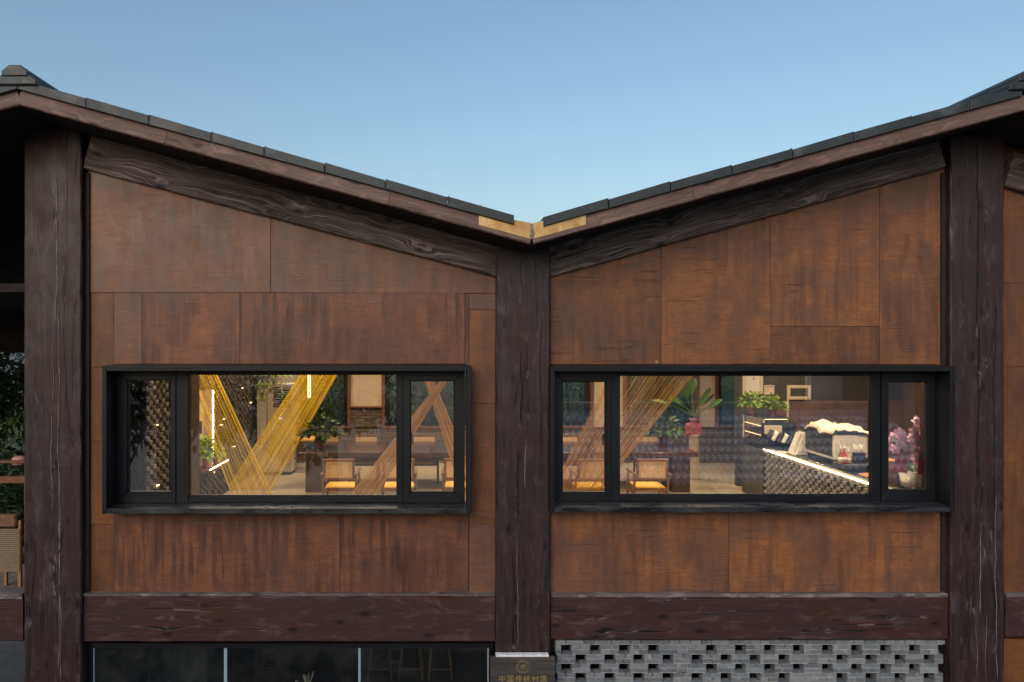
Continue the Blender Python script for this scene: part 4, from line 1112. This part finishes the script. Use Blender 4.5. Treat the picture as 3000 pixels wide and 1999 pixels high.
bn = MB(); bn.lathe([(.05, 0), (.065, .02), (.05, .05), (0, .06)], 12, (xa+.16, ca+.35, 1.109)); tag(bn.build('bread_roll', simple('bread', (.45,.22,.06), .7), None, True), 'golden bread roll on a shelf of the pastry case', 'bread')
pot_plant('yellow-green pothos in a pink pot on the far end of the pastry case', (XX(2205, 4.5), 4.5, zt+.001), .065, .15, M['pinkpot'], M['pothos'], (.22,.20,.15), 150, .10, .06, 61)
pot_plant('yellow-green pothos in a clear pink pot on the near end of the pastry case', (XX(2263, 4.12), 4.12, zt+.001), .065, .13, M['pinkpot'], M['pothos'], (.20,.18,.15), 140, .10, .06, 62)
# cup rack
cr = thing('cup_rack', 'slanted rack of stacked black and white paper cups on the bar', 'cup rack', (XX(2290, 3.55), 3.55, CT))
m_ = MB(); m_.bbox(-.28, .30, .10, .13, 0, .42, .003); m_.build('back_board', M['black'], cr)
m_ = MB(); m_.bbox(-.24, .05, .085, .099, .24, .38, .002); m_.build('notice', M['cream'], cr)
for i, mt in enumerate(('black', 'white', 'black', 'white', 'black', 'white')):
    Mx = Matrix.Translation((-.22+i*.082, .02, .17-i*.024)) @ Matrix.Rotation(R(28), 4, 'Y')
    m_ = MB(); v0 = len(m_.v); m_.lathe([(.026, 0), (.034, .03), (.030, .031), (.035, .07), (.031, .071), (.036, .11), (.032, .111), (.038, .16), (0, .161)], 12)
    m_.v = [tuple(Mx @ Vector(v)) for v in m_.v]; m_.build('cup_stack', M[mt], cr, True)
m_ = MB(); m_.bbox(-.28, .30, -.03, .099, 0, .03, .003); m_.build('base', M['black'], cr)
# coffee grinder / printer, white
gr = thing('white_grinder', 'narrow white coffee grinder with a slanted front beside the coffee machine', 'grinder', (XX(2352, 3.0), 3.0, CT))
m_ = MB(); m_.prism([(-.16, 0), (.10, 0), (.10, .36), (-.03, .36)], -.08, .08, .008); m_.build('body', M['white'], gr)
m_ = MB(); m_.prism([(-.21, .02), (-.165, .02), (-.05, .34), (-.075, .35)], -.06, .06, .004); m_.build('front_plate', M['white'], gr)
m_ = MB(); m_.lathe([(.05, .361), (.075, .44), (.075, .46), (0, .47)], 14, (.03, 0, 0)); m_.build('hopper', M['black'], gr, True)
# coffee machine
cmn = thing('coffee_machine', 'white coffee machine with a dark side panel in the middle of the bar', 'coffee machine', (0, 0, 0))
mx0, mx1, my0, my1 = 5.66, 6.15, 2.15, 2.95; mz = CT+.055
m_ = MB(); m_.bbox(mx0, mx1, my0, my1, mz, mz+.37, .012); m_.build('body', M['white'], cmn)
m_ = MB(); m_.bbox(mx0-.008, mx0-.001, my0+.04, my1-.02, mz+.05, mz+.365, .002); m_.build('side_panel', M['black'], cmn)
m_ = MB(); m_.bbox(mx0-.02, mx1+.02, my0-.01, my1+.02, mz+.371, mz+.395, .004); m_.build('cup_tray', M['black'], cmn)
m_ = MB(); q = ring_mesh(.03, .036, 0, 0, 20); m_.v = [(mx0-.010, my0+.42+v[0], mz+.29+v[2]) for v in q.v]; m_.f = q.f; m_.m = q.m; m_.build('badge', simple('silver', (.5,.5,.5), .3, metal=1), cmn)
for x_ in (mx0+.04, mx1-.04):
    for y_ in (my0+.05, my1-.05):
        m_ = MB(); m_.lathe([(.02, CT), (.016, mz)], 10, (x_, y_, 0)); m_.build('foot', M['black'], cmn)
m_ = MB(); m_.bbox(mx0+.06, mx1-.06, my0-.10, my0-.001, CT, mz+.06, .004); m_.build('drip_tray', M['black'], cmn)
# cloth
m_ = MB(); nx, ny = 16, 14; vs = []
rc = random.Random(2)
for j in range(ny):
    for i in range(nx):
        x_ = mx0-.05+(mx1-mx0+.16)*i/(nx-1); y_ = my0-.04+(my1-my0)*j/(ny-1)
        z_ = mz+.405+.07*math.exp(-((i-4)/4.0)**2)*(.6+.4*math.sin(j*.9))+.010*math.sin(i*1.9+j*.7)+.012*math.sin(i*.8-j*1.7+1)+.016*math.sin(j*2.1)*math.sin(i*1.1)+.05*math.exp(-((j-9)/3)**2)+rc.uniform(-.006, .006)
        if i == 0: z_ -= .05
        if i >= nx-2: z_ -= .01
        vs.append((x_+.02*math.sin(j*1.1), y_, z_))
m_.add(vs, [(j*nx+i, j*nx+i+1, (j+1)*nx+i+1, (j+1)*nx+i) for j in range(ny-1) for i in range(nx-1)])
o = m_.build('folded_cloth', M['whitecloth'], None, True); md = o.modifiers.new('thick', 'SOLIDIFY'); md.thickness = .012
tag(o, 'crumpled white cloth lying on top of the coffee machine', 'cloth')
# syrup tray
sy_ = thing('black_tray', 'black raised tray holding syrup bottles in front of the coffee machine', 'tray', (XX(2500, 1.68), 1.68, CT))
m_ = MB(); m_.bbox(-.22, .24, -.14, .14, 0, .10, .006); m_.build('box', M['black'], sy_)
for i, (px, col, h) in enumerate(((2463, (.30,.14,.03), .20), (2476, (.50,.02,.03), .20), (2491, (.55,.38,.16), .15))):
    lb = ('amber', 'red', 'pale small')[i]
    t_ = thing('syrup_bottle', lb+' syrup bottle with a white pump on the black tray', 'bottle', (XX(px, 1.62), 1.62+.02*i, CT+.101))
    m_ = MB(); m_.lathe([(.033, 0), (.035, .01), (.035, h*.55), (.014, h*.78), (.014, h), (0, h)], 14); m_.build('bottle', simple('syrup_'+lb.split()[0], col, .12), t_, True)
    m_ = MB(); m_.lathe([(.0355, .03), (.0355, h*.45)], 14); m_.build('paper_label', M['white'], t_, True)
    m_ = MB(); m_.lathe([(.017, h+.001), (.017, h+.02), (.005, h+.022), (.005, h+.07), (0, h+.071)], 10); m_.tube([(0, 0, h+.068), (-.03, -.02, h+.072), (-.05, -.03, h+.060)], .004, 6); m_.build('pump', M['white'], t_, True)
sc_ = thing('straw_holder', 'dark cup full of white drinking straws beside the syrup bottles', 'straw holder', (XX(2517, 1.75), 1.75, CT+.101))
m_ = MB(); m_.bbox(-.075, .075, -.04, .04, 0, .13, .004); m_.build('cup', M['black'], sc_)
for k in range(22):
    m_ = MB(); xx = -.062+k*.0058; yy = random.uniform(-.03, .03); m_.tube([(xx, yy, .08), (xx+random.uniform(-.012, .006)-.01, yy, .235+random.uniform(-.02, .02))], .0034, 5); m_.build('straw', M['white'], sc_, True)
wt = MB(); wt.lathe([(.0, 0), (.15, 0), (.17, .012), (.165, .014), (.145, .006), (0, .006)], 24, (XX(2560, 1.25), 1.25, CT+.001))
tag(wt.build('round_tray', simple('orange_wood_tray', (.45,.19,.07), .4), None, True), 'round orange wooden tray near the window end of the bar', 'tray')
nt = MB(); nt.bbox(XX(2278, 3.2)-.05, XX(2278, 3.2)+.14, 3.16, 3.26, CT+.001, CT+.02, .003); tag(nt.build('white_napkin', M['white']), 'small white napkin pack lying on the bar below the cup rack', 'napkins')
gl_ = thing('kettle', 'dark rounded kettle standing on the bar behind the coffee machine cloth', 'kettle', (6.35, 3.3, CT))
m_ = MB(); m_.lathe([(.10, 0), (.12, .02), (.11, .30), (.12, .42), (.10, .47), (0, .49)], 18); m_.build('body', M['black'], gl_, True)
m_ = MB(); m_.tube([(.10, 0, .1), (.19, 0, .14), (.19, 0, .34), (.10, 0, .40)], .014, 8); m_.build('handle', M['black'], gl_, True)
m_ = MB(); m_.bbox(5.72, 6.2, 3.12, 3.4, CT+.001, CT+.34, .006); tag(m_.build('boxy_appliance', M['slatdark']), 'dark boxy appliance behind the coffee machine', 'appliance')

# framed notices on the kitchen wall
def framed(label, a_, b_, c_, d_, inner, fm='cream', im='white'):
    y_ = YK-.02; t_ = thing('framed_notice', label, 'notice')
    ring(t_, 'frame', XX(a_, y_), XX(b_, y_), ZZ(d_, y_), ZZ(c_, y_), XX(a_+inner, y_), XX(b_-inner, y_), ZZ(d_-inner, y_), ZZ(c_+inner, y_), y_-.012, y_+.018, 'cream')
    m_ = MB(); m_.box(XX(a_+inner, y_), XX(b_-inner, y_), y_, y_+.01, ZZ(d_-inner, y_), ZZ(c_+inner, y_)); m_.build('sheet', M[im], t_); return t_
t_ = framed('cream framed certificate with a red mark above the potted plants', 2176, 2235, 1062, 1155, 9)
m_ = MB(); m_.lathe([(.02, 0), (.02, .002)], 12); m_.build('red_seal', M['redcard'], t_, False, (XX(2207, YK), YK-.022, ZZ(1110, YK)), (R(90), 0, 0))
framed('small cream notice beside the framed certificate', 2238, 2268, 1129, 1156, 3, im='cream')
framed('cream framed board with a dark centre on the grey kitchen wall', 2306, 2375, 1129, 1171, 9, im='dgrey')
m_ = MB(); m_.bbox(XX(2304, YK), XX(2309, YK), YK-.03, YK-.001, .9, ZZ(1130, YK), .002); tag(m_.build('wall_conduit', M['cream']), 'thin pale vertical conduit on the kitchen wall', 'conduit')

# ================================================================== orchid
oc = thing('orchid', 'pink orchid in a white pot behind the right casement', 'plant', (XX(2690, .5), .52, CT))
m_ = MB(); m_.lathe([(.13, 0), (.16, .02), (.19, .20), (.20, .21), (.185, .215), (.16, .17), (0, .165)], 24); m_.build('pot', M['white'], oc, True)
m_ = MB(); ro_ = random.Random(4)
for k in range(12):
    th = ro_.uniform(0, 6.28); m_.leaf(Vector((.03*math.cos(th), .03*math.sin(th), .17)), Vector((math.cos(th), math.sin(th), .9)), Vector((0,0,1)), .26, .075, .5)
m_.build('leaves', M['dkleaf'], oc)
def flower_mesh(seed):
    r_ = random.Random(seed); m_ = MB()
    for k in range(5):
        th = k*2*math.pi/5+.3; big = 1.25 if k in (1, 4) else 1
        d = Vector((math.cos(th), .15+r_.uniform(-.1, .1), math.sin(th))); m_.leaf(Vector((0,0,0)), d, Vector((0, -1, 0)), .062*big, .052*big, .3)
    m_.mi = 1
    m_.leaf(Vector((0, -.006, 0)), Vector((0, -.5, -1)), Vector((0, -1, 0)), .022, .016, .5)
    return m_.mesh('flower', [M['petal'], M['magenta']])
fms = [flower_mesh(i) for i in range(4)]
sp = [((-.02, 0, .2), (.02, .0, .62), (-.10, -.02, .76), (-.36, -.05, .52)), ((.03, .02, .2), (.10, 0, .62), (.08, 0, .80), (.02, -.03, .74)), ((.02, -.02, .2), (.16, -.03, .52), (.15, -.05, .62), (-.08, -.10, .36)), ((.04, 0, .2), (.24, 0, .55), (.22, -.05, .68), (.06, -.10, .40))]
fi = 0
for pts in sp:
    P4 = [Vector(p) for p in pts]
    cv = []
    for i in range(13):
        u = i/12; cv.append(P4[0]*(1-u)**3+P4[1]*3*u*(1-u)**2+P4[2]*3*u*u*(1-u)+P4[3]*u**3)
    m_ = MB(); m_.tube(cv, .005, 5); m_.build('stem', M['dkleaf'], oc, True)
    for i in range(5, 13):
        for q in range(3 if i > 8 else 2):
            o = link('flower', fms[fi % 4], oc, cv[i]+Vector((ro_.uniform(-.06, .06), ro_.uniform(-.07, .02), ro_.uniform(-.05, .07))), (ro_.uniform(-.5, .5), ro_.uniform(-.6, .6), ro_.uniform(-.7, .7))); fi += 1
for (px, py, rot, tx) in ((2640, 1362, .22, '生意兴隆'), (2708, 1370, .18, '财源广进')):
    p = PT(px, py, .30); t_ = thing('greeting_card', ('left' if px < 2680 else 'right')+' red greeting card tied to the orchid pot', 'card', p)
    t_.rotation_euler = (R(-8), R(math.degrees(rot)), R(5))
    m_ = MB(); m_.box(-.085, .085, -.001, .001, -.088, .088); m_.build('card', M['redcard'], t_)
    text_mesh('writing', tx[:2]+'\n'+tx[2:], .06, M['darkink'], t_, (0, -.003, .025), (R(90), 0, 0), .0005)
    m_ = MB(); m_.tube([(0, 0, .088), (.02, .03, .15)], .002, 4); m_.build('string', M['goldink'], t_)
go = thing('glass_ornament', 'faceted clear glass ornament in front of the orchid pot', 'ornament', (XX(2688, .28), .30, CT))
for k in range(7):
    th = k*6.28/6; m_ = MB(); r_ = .032; c_ = (0 if k == 6 else .042*math.cos(th), 0 if k == 6 else .03*math.sin(th), .035 if k < 6 else .085)
    m_.lathe([(0, -r_), (r_*.7, -r_*.7), (r_, 0), (r_*.7, r_*.7), (0, r_)], 8, c_); m_.build('bead', M['glassorn'], go)
m_ = MB(); m_.bbox(XX(2590, .9)-.1, XX(2632, .9), .85, 1.05, CT+.001, CT+.27, .004); tag(m_.build('wooden_box', simple('amber_box', (.36,.16,.04), .5)), 'amber wooden box beside the orchid on the bar', 'box')

# ================================================================== ground-floor room (dim)
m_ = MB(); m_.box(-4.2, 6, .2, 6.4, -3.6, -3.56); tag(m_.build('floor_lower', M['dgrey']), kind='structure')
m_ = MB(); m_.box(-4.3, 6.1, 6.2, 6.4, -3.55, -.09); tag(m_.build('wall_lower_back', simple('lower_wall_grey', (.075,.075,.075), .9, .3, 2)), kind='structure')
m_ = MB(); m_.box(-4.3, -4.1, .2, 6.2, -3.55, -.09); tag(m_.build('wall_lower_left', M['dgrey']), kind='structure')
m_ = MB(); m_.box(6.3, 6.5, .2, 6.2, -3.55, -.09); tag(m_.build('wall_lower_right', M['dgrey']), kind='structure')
rg = thing('stone_wall_panel', 'rough dark stone wall panel inside the ground-floor room', 'wall')
m_ = MB(); nx, nz = 26, 18; xa, xb = XX(432, 1.6), XX(607, 1.6); vs = []; rs = random.Random(8)
for j in range(nz):
    for i in range(nx): vs.append((xa+(xb-xa)*i/(nx-1), 1.6+rs.uniform(-.03, .03), -3.55+2.8*j/(nz-1)))
m_.add(vs, [(j*nx+i, j*nx+i+1, (j+1)*nx+i+1, (j+1)*nx+i) for j in range(nz-1) for i in range(nx-1)]); m_.box(xa, xb, 1.66, 1.9, -3.55, -.75); m_.build('stone_face', simple('rough_stone', (.10,.10,.09), .95, .4, 6), rg)
stt = thing('staircase', 'dark steel staircase stringer slanting behind the left shopfront pane', 'staircase')
a_, b_ = PT(300, 1995, 1.3), PT(400, 1890, 1.3); d_ = (b_-a_)
for k, yy in enumerate((1.3, 2.1)):
    timber('stringer', (a_.x-d_.x*3, yy, a_.z-d_.z*3), (b_.x+d_.x*.3, yy, b_.z+d_.z*.3), .06, .22, M['black'], stt)
for k in range(7):
    u = -2.6+k*.5; m_ = MB(); p = a_+d_*u; m_.bbox(p.x-.12, p.x+.14, 1.34, 2.06, p.z, p.z+.04); m_.build('tread', M['tablebase'], stt)
# armchair, vase with lilies, stools
ar = thing('round_armchair', 'dark round-backed armchair behind the middle shopfront pane', 'chair', (XX(790, 3.4), 3.4, -3.56))
arc = [(.34*math.cos(t), .34*math.sin(t), .78+.06*math.sin(t)) for t in [R(-20+i*22) for i in range(11)]]
m_ = MB(); m_.tube(arc, .028, 8); m_.build('back_rail', M['tablebase'], ar, True)
m_ = MB(); m_.lathe([(.28, .40), (.30, .42), (.30, .47), (0, .48)], 20); m_.build('seat', M['dgrey'], ar, True)
for t in (45, 135, 225, 315):
    m_ = MB(); m_.tube([(.25*math.cos(R(t)), .25*math.sin(R(t)), 0), (.24*math.cos(R(t)), .24*math.sin(R(t)), .40)], .02, 8); m_.build('leg', M['tablebase'], ar, True)
m_ = MB(); m_.tube([(0, .30, .45), (0, .34, .80)], .025, 8); m_.build('back_post', M['tablebase'], ar, True)
bt = thing('low_table', 'dark table under the lily vase in the ground-floor room', 'table', (XX(895, 2.6), 2.75, -3.56))
m_ = MB(); m_.bbox(-.5, .6, -.35, .35, .70, .74, .005); m_.build('top', M['tablebase'], bt)
for sx in (-.45, .55):
    for sy in (-.3, .3):
        m_ = MB(); m_.bbox(sx-.03, sx+.03, sy-.03, sy+.03, 0, .699); m_.build('leg', M['tablebase'], bt)
lv = thing('lily_vase', 'white lily buds in a slim vase behind the middle shopfront pane', 'vase', (XX(898, 2.6), 2.65, -2.819))
m_ = MB(); m_.lathe([(.05, 0), (.06, .05), (.04, .2), (.05, .26), (0, .255)], 14); m_.build('vase', M['dkleaf'], lv, True)
for k, (dx, dz) in enumerate(((-.17, .42), (-.05, .52), (-.02, .50), (.03, .53), (.10, .56), (.06, .44))):
    m_ = MB(); m_.tube([(0, 0, .24), (dx*.4, -.02, .36), (dx, -.03, dz)], [.005, .010, .014], 6); m_.build('bud', simple('lily_bud', (.62,.55,.42), .6) if k == 0 else bpy.data.materials['lily_bud'], lv, True)
for i, px in enumerate((1115, 1205, 1290)):
    t_ = thing('wood_stool', ('left', 'middle', 'right')[i]+' pale wood stool deep in the ground-floor room', 'stool', (XX(px, 5.2), 5.2, -3.56), 0, 'stools in the ground-floor room')
    m_ = MB(); m_.bbox(-.20, .20, -.18, .18, .60, .65, .008); m_.build('seat', M['oak'] if i != 2 else M['white'], t_)
    for sx in (-1, 1):
        for sy in (-1, 1):
            m_ = MB(); m_.tube([(sx*.22, sy*.19, 0), (sx*.16, sy*.14, .599)], .020, 8); m_.build('leg', M['oak'], t_, True)
    m_ = MB(); m_.tube([(-.20, -.17, .2), (.20, -.17, .2)], .012, 6); m_.build('stretcher', M['oak'], t_, True)

# ================================================================== terrace at the far left
m_ = MB(); m_.box(-12, -4.75, .3, 3.2, -.75, -.58); tag(m_.build('terrace', M['deck']), kind='structure')
m_ = MB(); m_.box(-12, -4.6, .5, 6.0, 3.3, 3.4); m_.box(-12, -4.6, 5.9, 6.0, ZZ(1032, 5.9), 3.3); tag(m_.build('terrace_canopy', M['soffit']), 'dark timber canopy over the terrace at the far left', 'canopy')
tr = thing('terrace_railing', 'brown timber railing at the back of the terrace on the left', 'railing')
yy = 2.9
m_ = MB(); m_.bbox(-11, -4.9, yy-.04, yy+.04, ZZ(1356, yy), ZZ(1348, yy), .004); m_.build('top_rail', M['redtrim'], tr)
m_ = MB(); m_.bbox(-11, -4.9, yy-.03, yy+.03, ZZ(1415, yy), ZZ(1395, yy), .004); m_.build('lower_rail', M['redtrim'], tr)
for k in range(9):
    xx = XX(52, yy)-2.6+k*.55; m_ = MB(); m_.bbox(xx-.035, xx+.035, yy-.028, yy+.028, -.58, ZZ(1357, yy), .003); m_.build('post', M['redtrim'], tr)
pk = MB(); p = PT(58, 1348, 3.0); pk.lathe([(.11, -.06), (.12, 0), (.09, .05), (0, .07)], 14, p); tag(pk.build('pink_cushion', M['pinkwrap'], None, True), 'round pink cushion resting on the terrace railing', 'cushion')
rc_ = thing('rope_chair', 'terrace chair with a woven rope back at the left edge', 'chair', (XX(38, 1.3), 1.3, -.58))
for s_ in (-1, 1):
    m_ = MB(); m_.bbox(s_*.24-.02, s_*.24+.02, -.26, -.22, 0, 1.0, .004); m_.build('back_post', M['oak'], rc_)
    m_ = MB(); m_.bbox(s_*.24-.02, s_*.24+.02, .22, .26, 0, .44, .004); m_.build('leg', M['oak'], rc_)
for k in range(22):
    m_ = MB(); m_.tube([(-.25, -.262, .36+k*.025), (0, -.268, .36+k*.025), (.25, -.262, .36+k*.025)], .0125, 6); m_.build('rope', M['rope'], rc_)
m_ = MB(); m_.bbox(-.26, .26, -.219, .27, .42, .47, .01); m_.build('seat', M['rope'], rc_)
m_ = MB(); m_.bbox(-.20, .22, -.30, -.19, .92, 1.08, .02); m_.build('draped_cloth', M['chairwood'], rc_)

def tree(label, base, h, rad, n, seed, mat='treeleaf', leaf=.16, group=None):
    t_ = thing('tree', label, 'tree', base, 0, group); rnd = random.Random(seed); m_ = MB()
    tips = []
    tk = [Vector((0,0,0)), Vector((rnd.uniform(-.15,.15), 0, h*.25)), Vector((rnd.uniform(-.3,.3), rnd.uniform(-.2,.2), h*.55)), Vector((0,0,h*.85))]
    m_.tube(tk, [.035*h, .028*h, .018*h, .006*h], 8)
    for k in range(11):
        u = rnd.uniform(.3, .95)*3; i = min(2, int(u)); p = tk[i].lerp(tk[i+1], u-i); th = rnd.uniform(0, 6.28)
        e_ = p+Vector((math.cos(th)*rad*.75, math.sin(th)*rad*.75, rnd.uniform(.1, .5)*rad)); m_.tube([p, p.lerp(e_, .5)+Vector((0,0,.08*rad)), e_], [.012*h, .008*h, .003*h], 6); tips.append(e_); tips.append(p.lerp(e_, .6))
    m_.build('trunk', M['bark'], t_, True)
    m_ = MB(); tips.append(tk[3])
    for c in tips:
        cr_ = rad*rnd.uniform(.28, .5)
        for k in range(n//len(tips)):
            dv = Vector((rnd.gauss(0,1), rnd.gauss(0,1), rnd.gauss(0,.8))).normalized()*cr_*rnd.uniform(.35, 1); d = dv.normalized()+Vector((rnd.uniform(-.7,.7), rnd.uniform(-.7,.7), rnd.uniform(-.5,.5)))
            l = leaf*rnd.uniform(.7, 1.3); m_.leaf(c+dv, d, Vector((0,0,1)), l, l*.42, .3)
    m_.build('crown', M[mat], t_); return t_
tree('leafy loquat tree beyond the terrace at the left edge', (-8.0, 4.4, -2.6), 5.0, 1.7, 5200, 71, 'treeleaf', .20)
tree('second dark leafy tree behind the terrace', (-9.2, 8.5, -3.0), 6.0, 2.4, 5200, 72, 'treeleaf', .22)

# ================================================================== green bank behind the back windows
m_ = MB(); vs = []; nx, ny = 30, 8; rg_ = random.Random(6)
for j in range(ny):
    for i in range(nx): vs.append((-14+28*i/(nx-1), 9.0+j*1.4, -1.2+j*.62+rg_.uniform(-.15, .15)))
m_.add(vs, [(j*nx+i, j*nx+i+1, (j+1)*nx+i+1, (j+1)*nx+i) for j in range(ny-1) for i in range(nx-1)]); tag(m_.build('hillside', M['earth']), kind='structure')
names = ['feathery green shrub behind the far left back window', 'tall green shrub behind the back window left of the brick pier', 'broad green shrub behind the back window right of the brick pier', 'pale green shrub seen in the left window right casement', 'dark green shrub behind the middle back window', 'green shrub seen in the right window left casement', 'green shrub behind the strings in the right window', 'green shrub behind the tall gift plant']
for i, px in enumerate((860, 960, 1160, 1280, 1450, 1660, 1860, 2010)):
    yy = 10.2+(i % 3)*.7; xx = XX(px, yy); t_ = thing('shrub', names[i], 'shrub', (xx, yy, -.6+(yy-9)*.45), 0, 'shrubs on the bank behind the building')
    rnd = random.Random(80+i); m_ = MB(); 
    for k in range(1100):
        dv = Vector((rnd.gauss(0,1), rnd.gauss(0,1), rnd.gauss(0,1))).normalized()*rnd.uniform(.4, 1); p = Vector((dv.x*.95, dv.y*.6, .95+dv.z*1.15)); l = rnd.uniform(.12, .30)
        m_.leaf(p, dv+Vector((rnd.uniform(-.6,.6), rnd.uniform(-.6,.6), rnd.uniform(-.1,.9))), Vector((0,0,1)), l, l*.22, .5)
    m_.build('foliage', M['shrub'], t_)
    m_ = MB(); m_.tube([(0,0,-.4), (.05,0,.4), (0,.05,1.0)], [.05,.04,.02], 6); m_.build('stem', M['bark'], t_)

# ================================================================== across the lane (seen only in the window reflections)
oh = thing('opposite_house', 'tiled grey house across the lane, mirrored faintly in the right window', 'building')
yo = -16.0
ridge_z, eave_z = .40, -1.30
m_ = MB()
xa, xb = 2.6, 15.0; rows = 9
dyr = 4.0
for r in range(rows):
    z1 = ridge_z-(ridge_z-eave_z)*r/rows; z0 = ridge_z-(ridge_z-eave_z)*(r+1)/rows; y1 = yo+dyr*r/rows; y0 = yo+dyr*(r+1)/rows+.05
    n = 62*2; vs = []
    for i in range(n+1):
        x_ = xa+(xb-xa)*i/n; b_ = .055*(1 if i % 2 else -1)
        vs += [(x_, y1, z1+b_), (x_, y0, z0+.13+b_), (x_, y0, z0-.05+b_)]
    m_.add(vs, [q for i in range(n) for q in ((i*3, i*3+1, i*3+4, i*3+3), (i*3+1, i*3+2, i*3+5, i*3+4))])
tag(m_.build('roof_tiles', simple('old_grey_roof_tile', (.50,.49,.52), .8, .3, 3), oh), kind='stuff')
m_ = MB(); m_.box(xa+.4, xb-.4, yo-6, yo+dyr-.6, -3.6, eave_z-.1); m_.build('wall', M['concrete'], oh)
m_ = MB(); m_.box(xa, xb, yo-.2, yo+.2, ridge_z-.05, ridge_z+.25); m_.build('ridge', M['concrete'], oh)
ob = thing('opposite_block', 'rendered block behind the opposite house, mirrored in the right window', 'building')
m_ = MB(); m_.box(2, 26, -36, -30, -3.6, 5.5); m_.build('wall', simple('pale_render', (.34,.31,.28), .9, .15, 1), ob)
for k in range(6):
    m_ = MB(); m_.box(4+k*3.6, 5.6+k*3.6, -30.0, -29.96, -.6, 1.6); m_.build('window', M['shopglass'], ob)
tree('big dark tree across the lane mirrored in the left window', (-9.0, -15, -3.6), 9.0, 3.6, 6000, 91, 'treeleaf', .4, 'trees across the lane')
tree('smaller dark tree across the lane mirrored in the left window', (-4.0, -18, -3.6), 7.0, 2.8, 4200, 92, 'treeleaf', .4, 'trees across the lane')
pl_ = MB(); pl_.lathe([(.12, -3.6), (.09, 4.5), (0, 4.5)], 10, (13.5, -17.5, 0)); tag(pl_.build('white_pole', M['white'], None, True), 'white pole across the lane mirrored in the right window', 'pole')
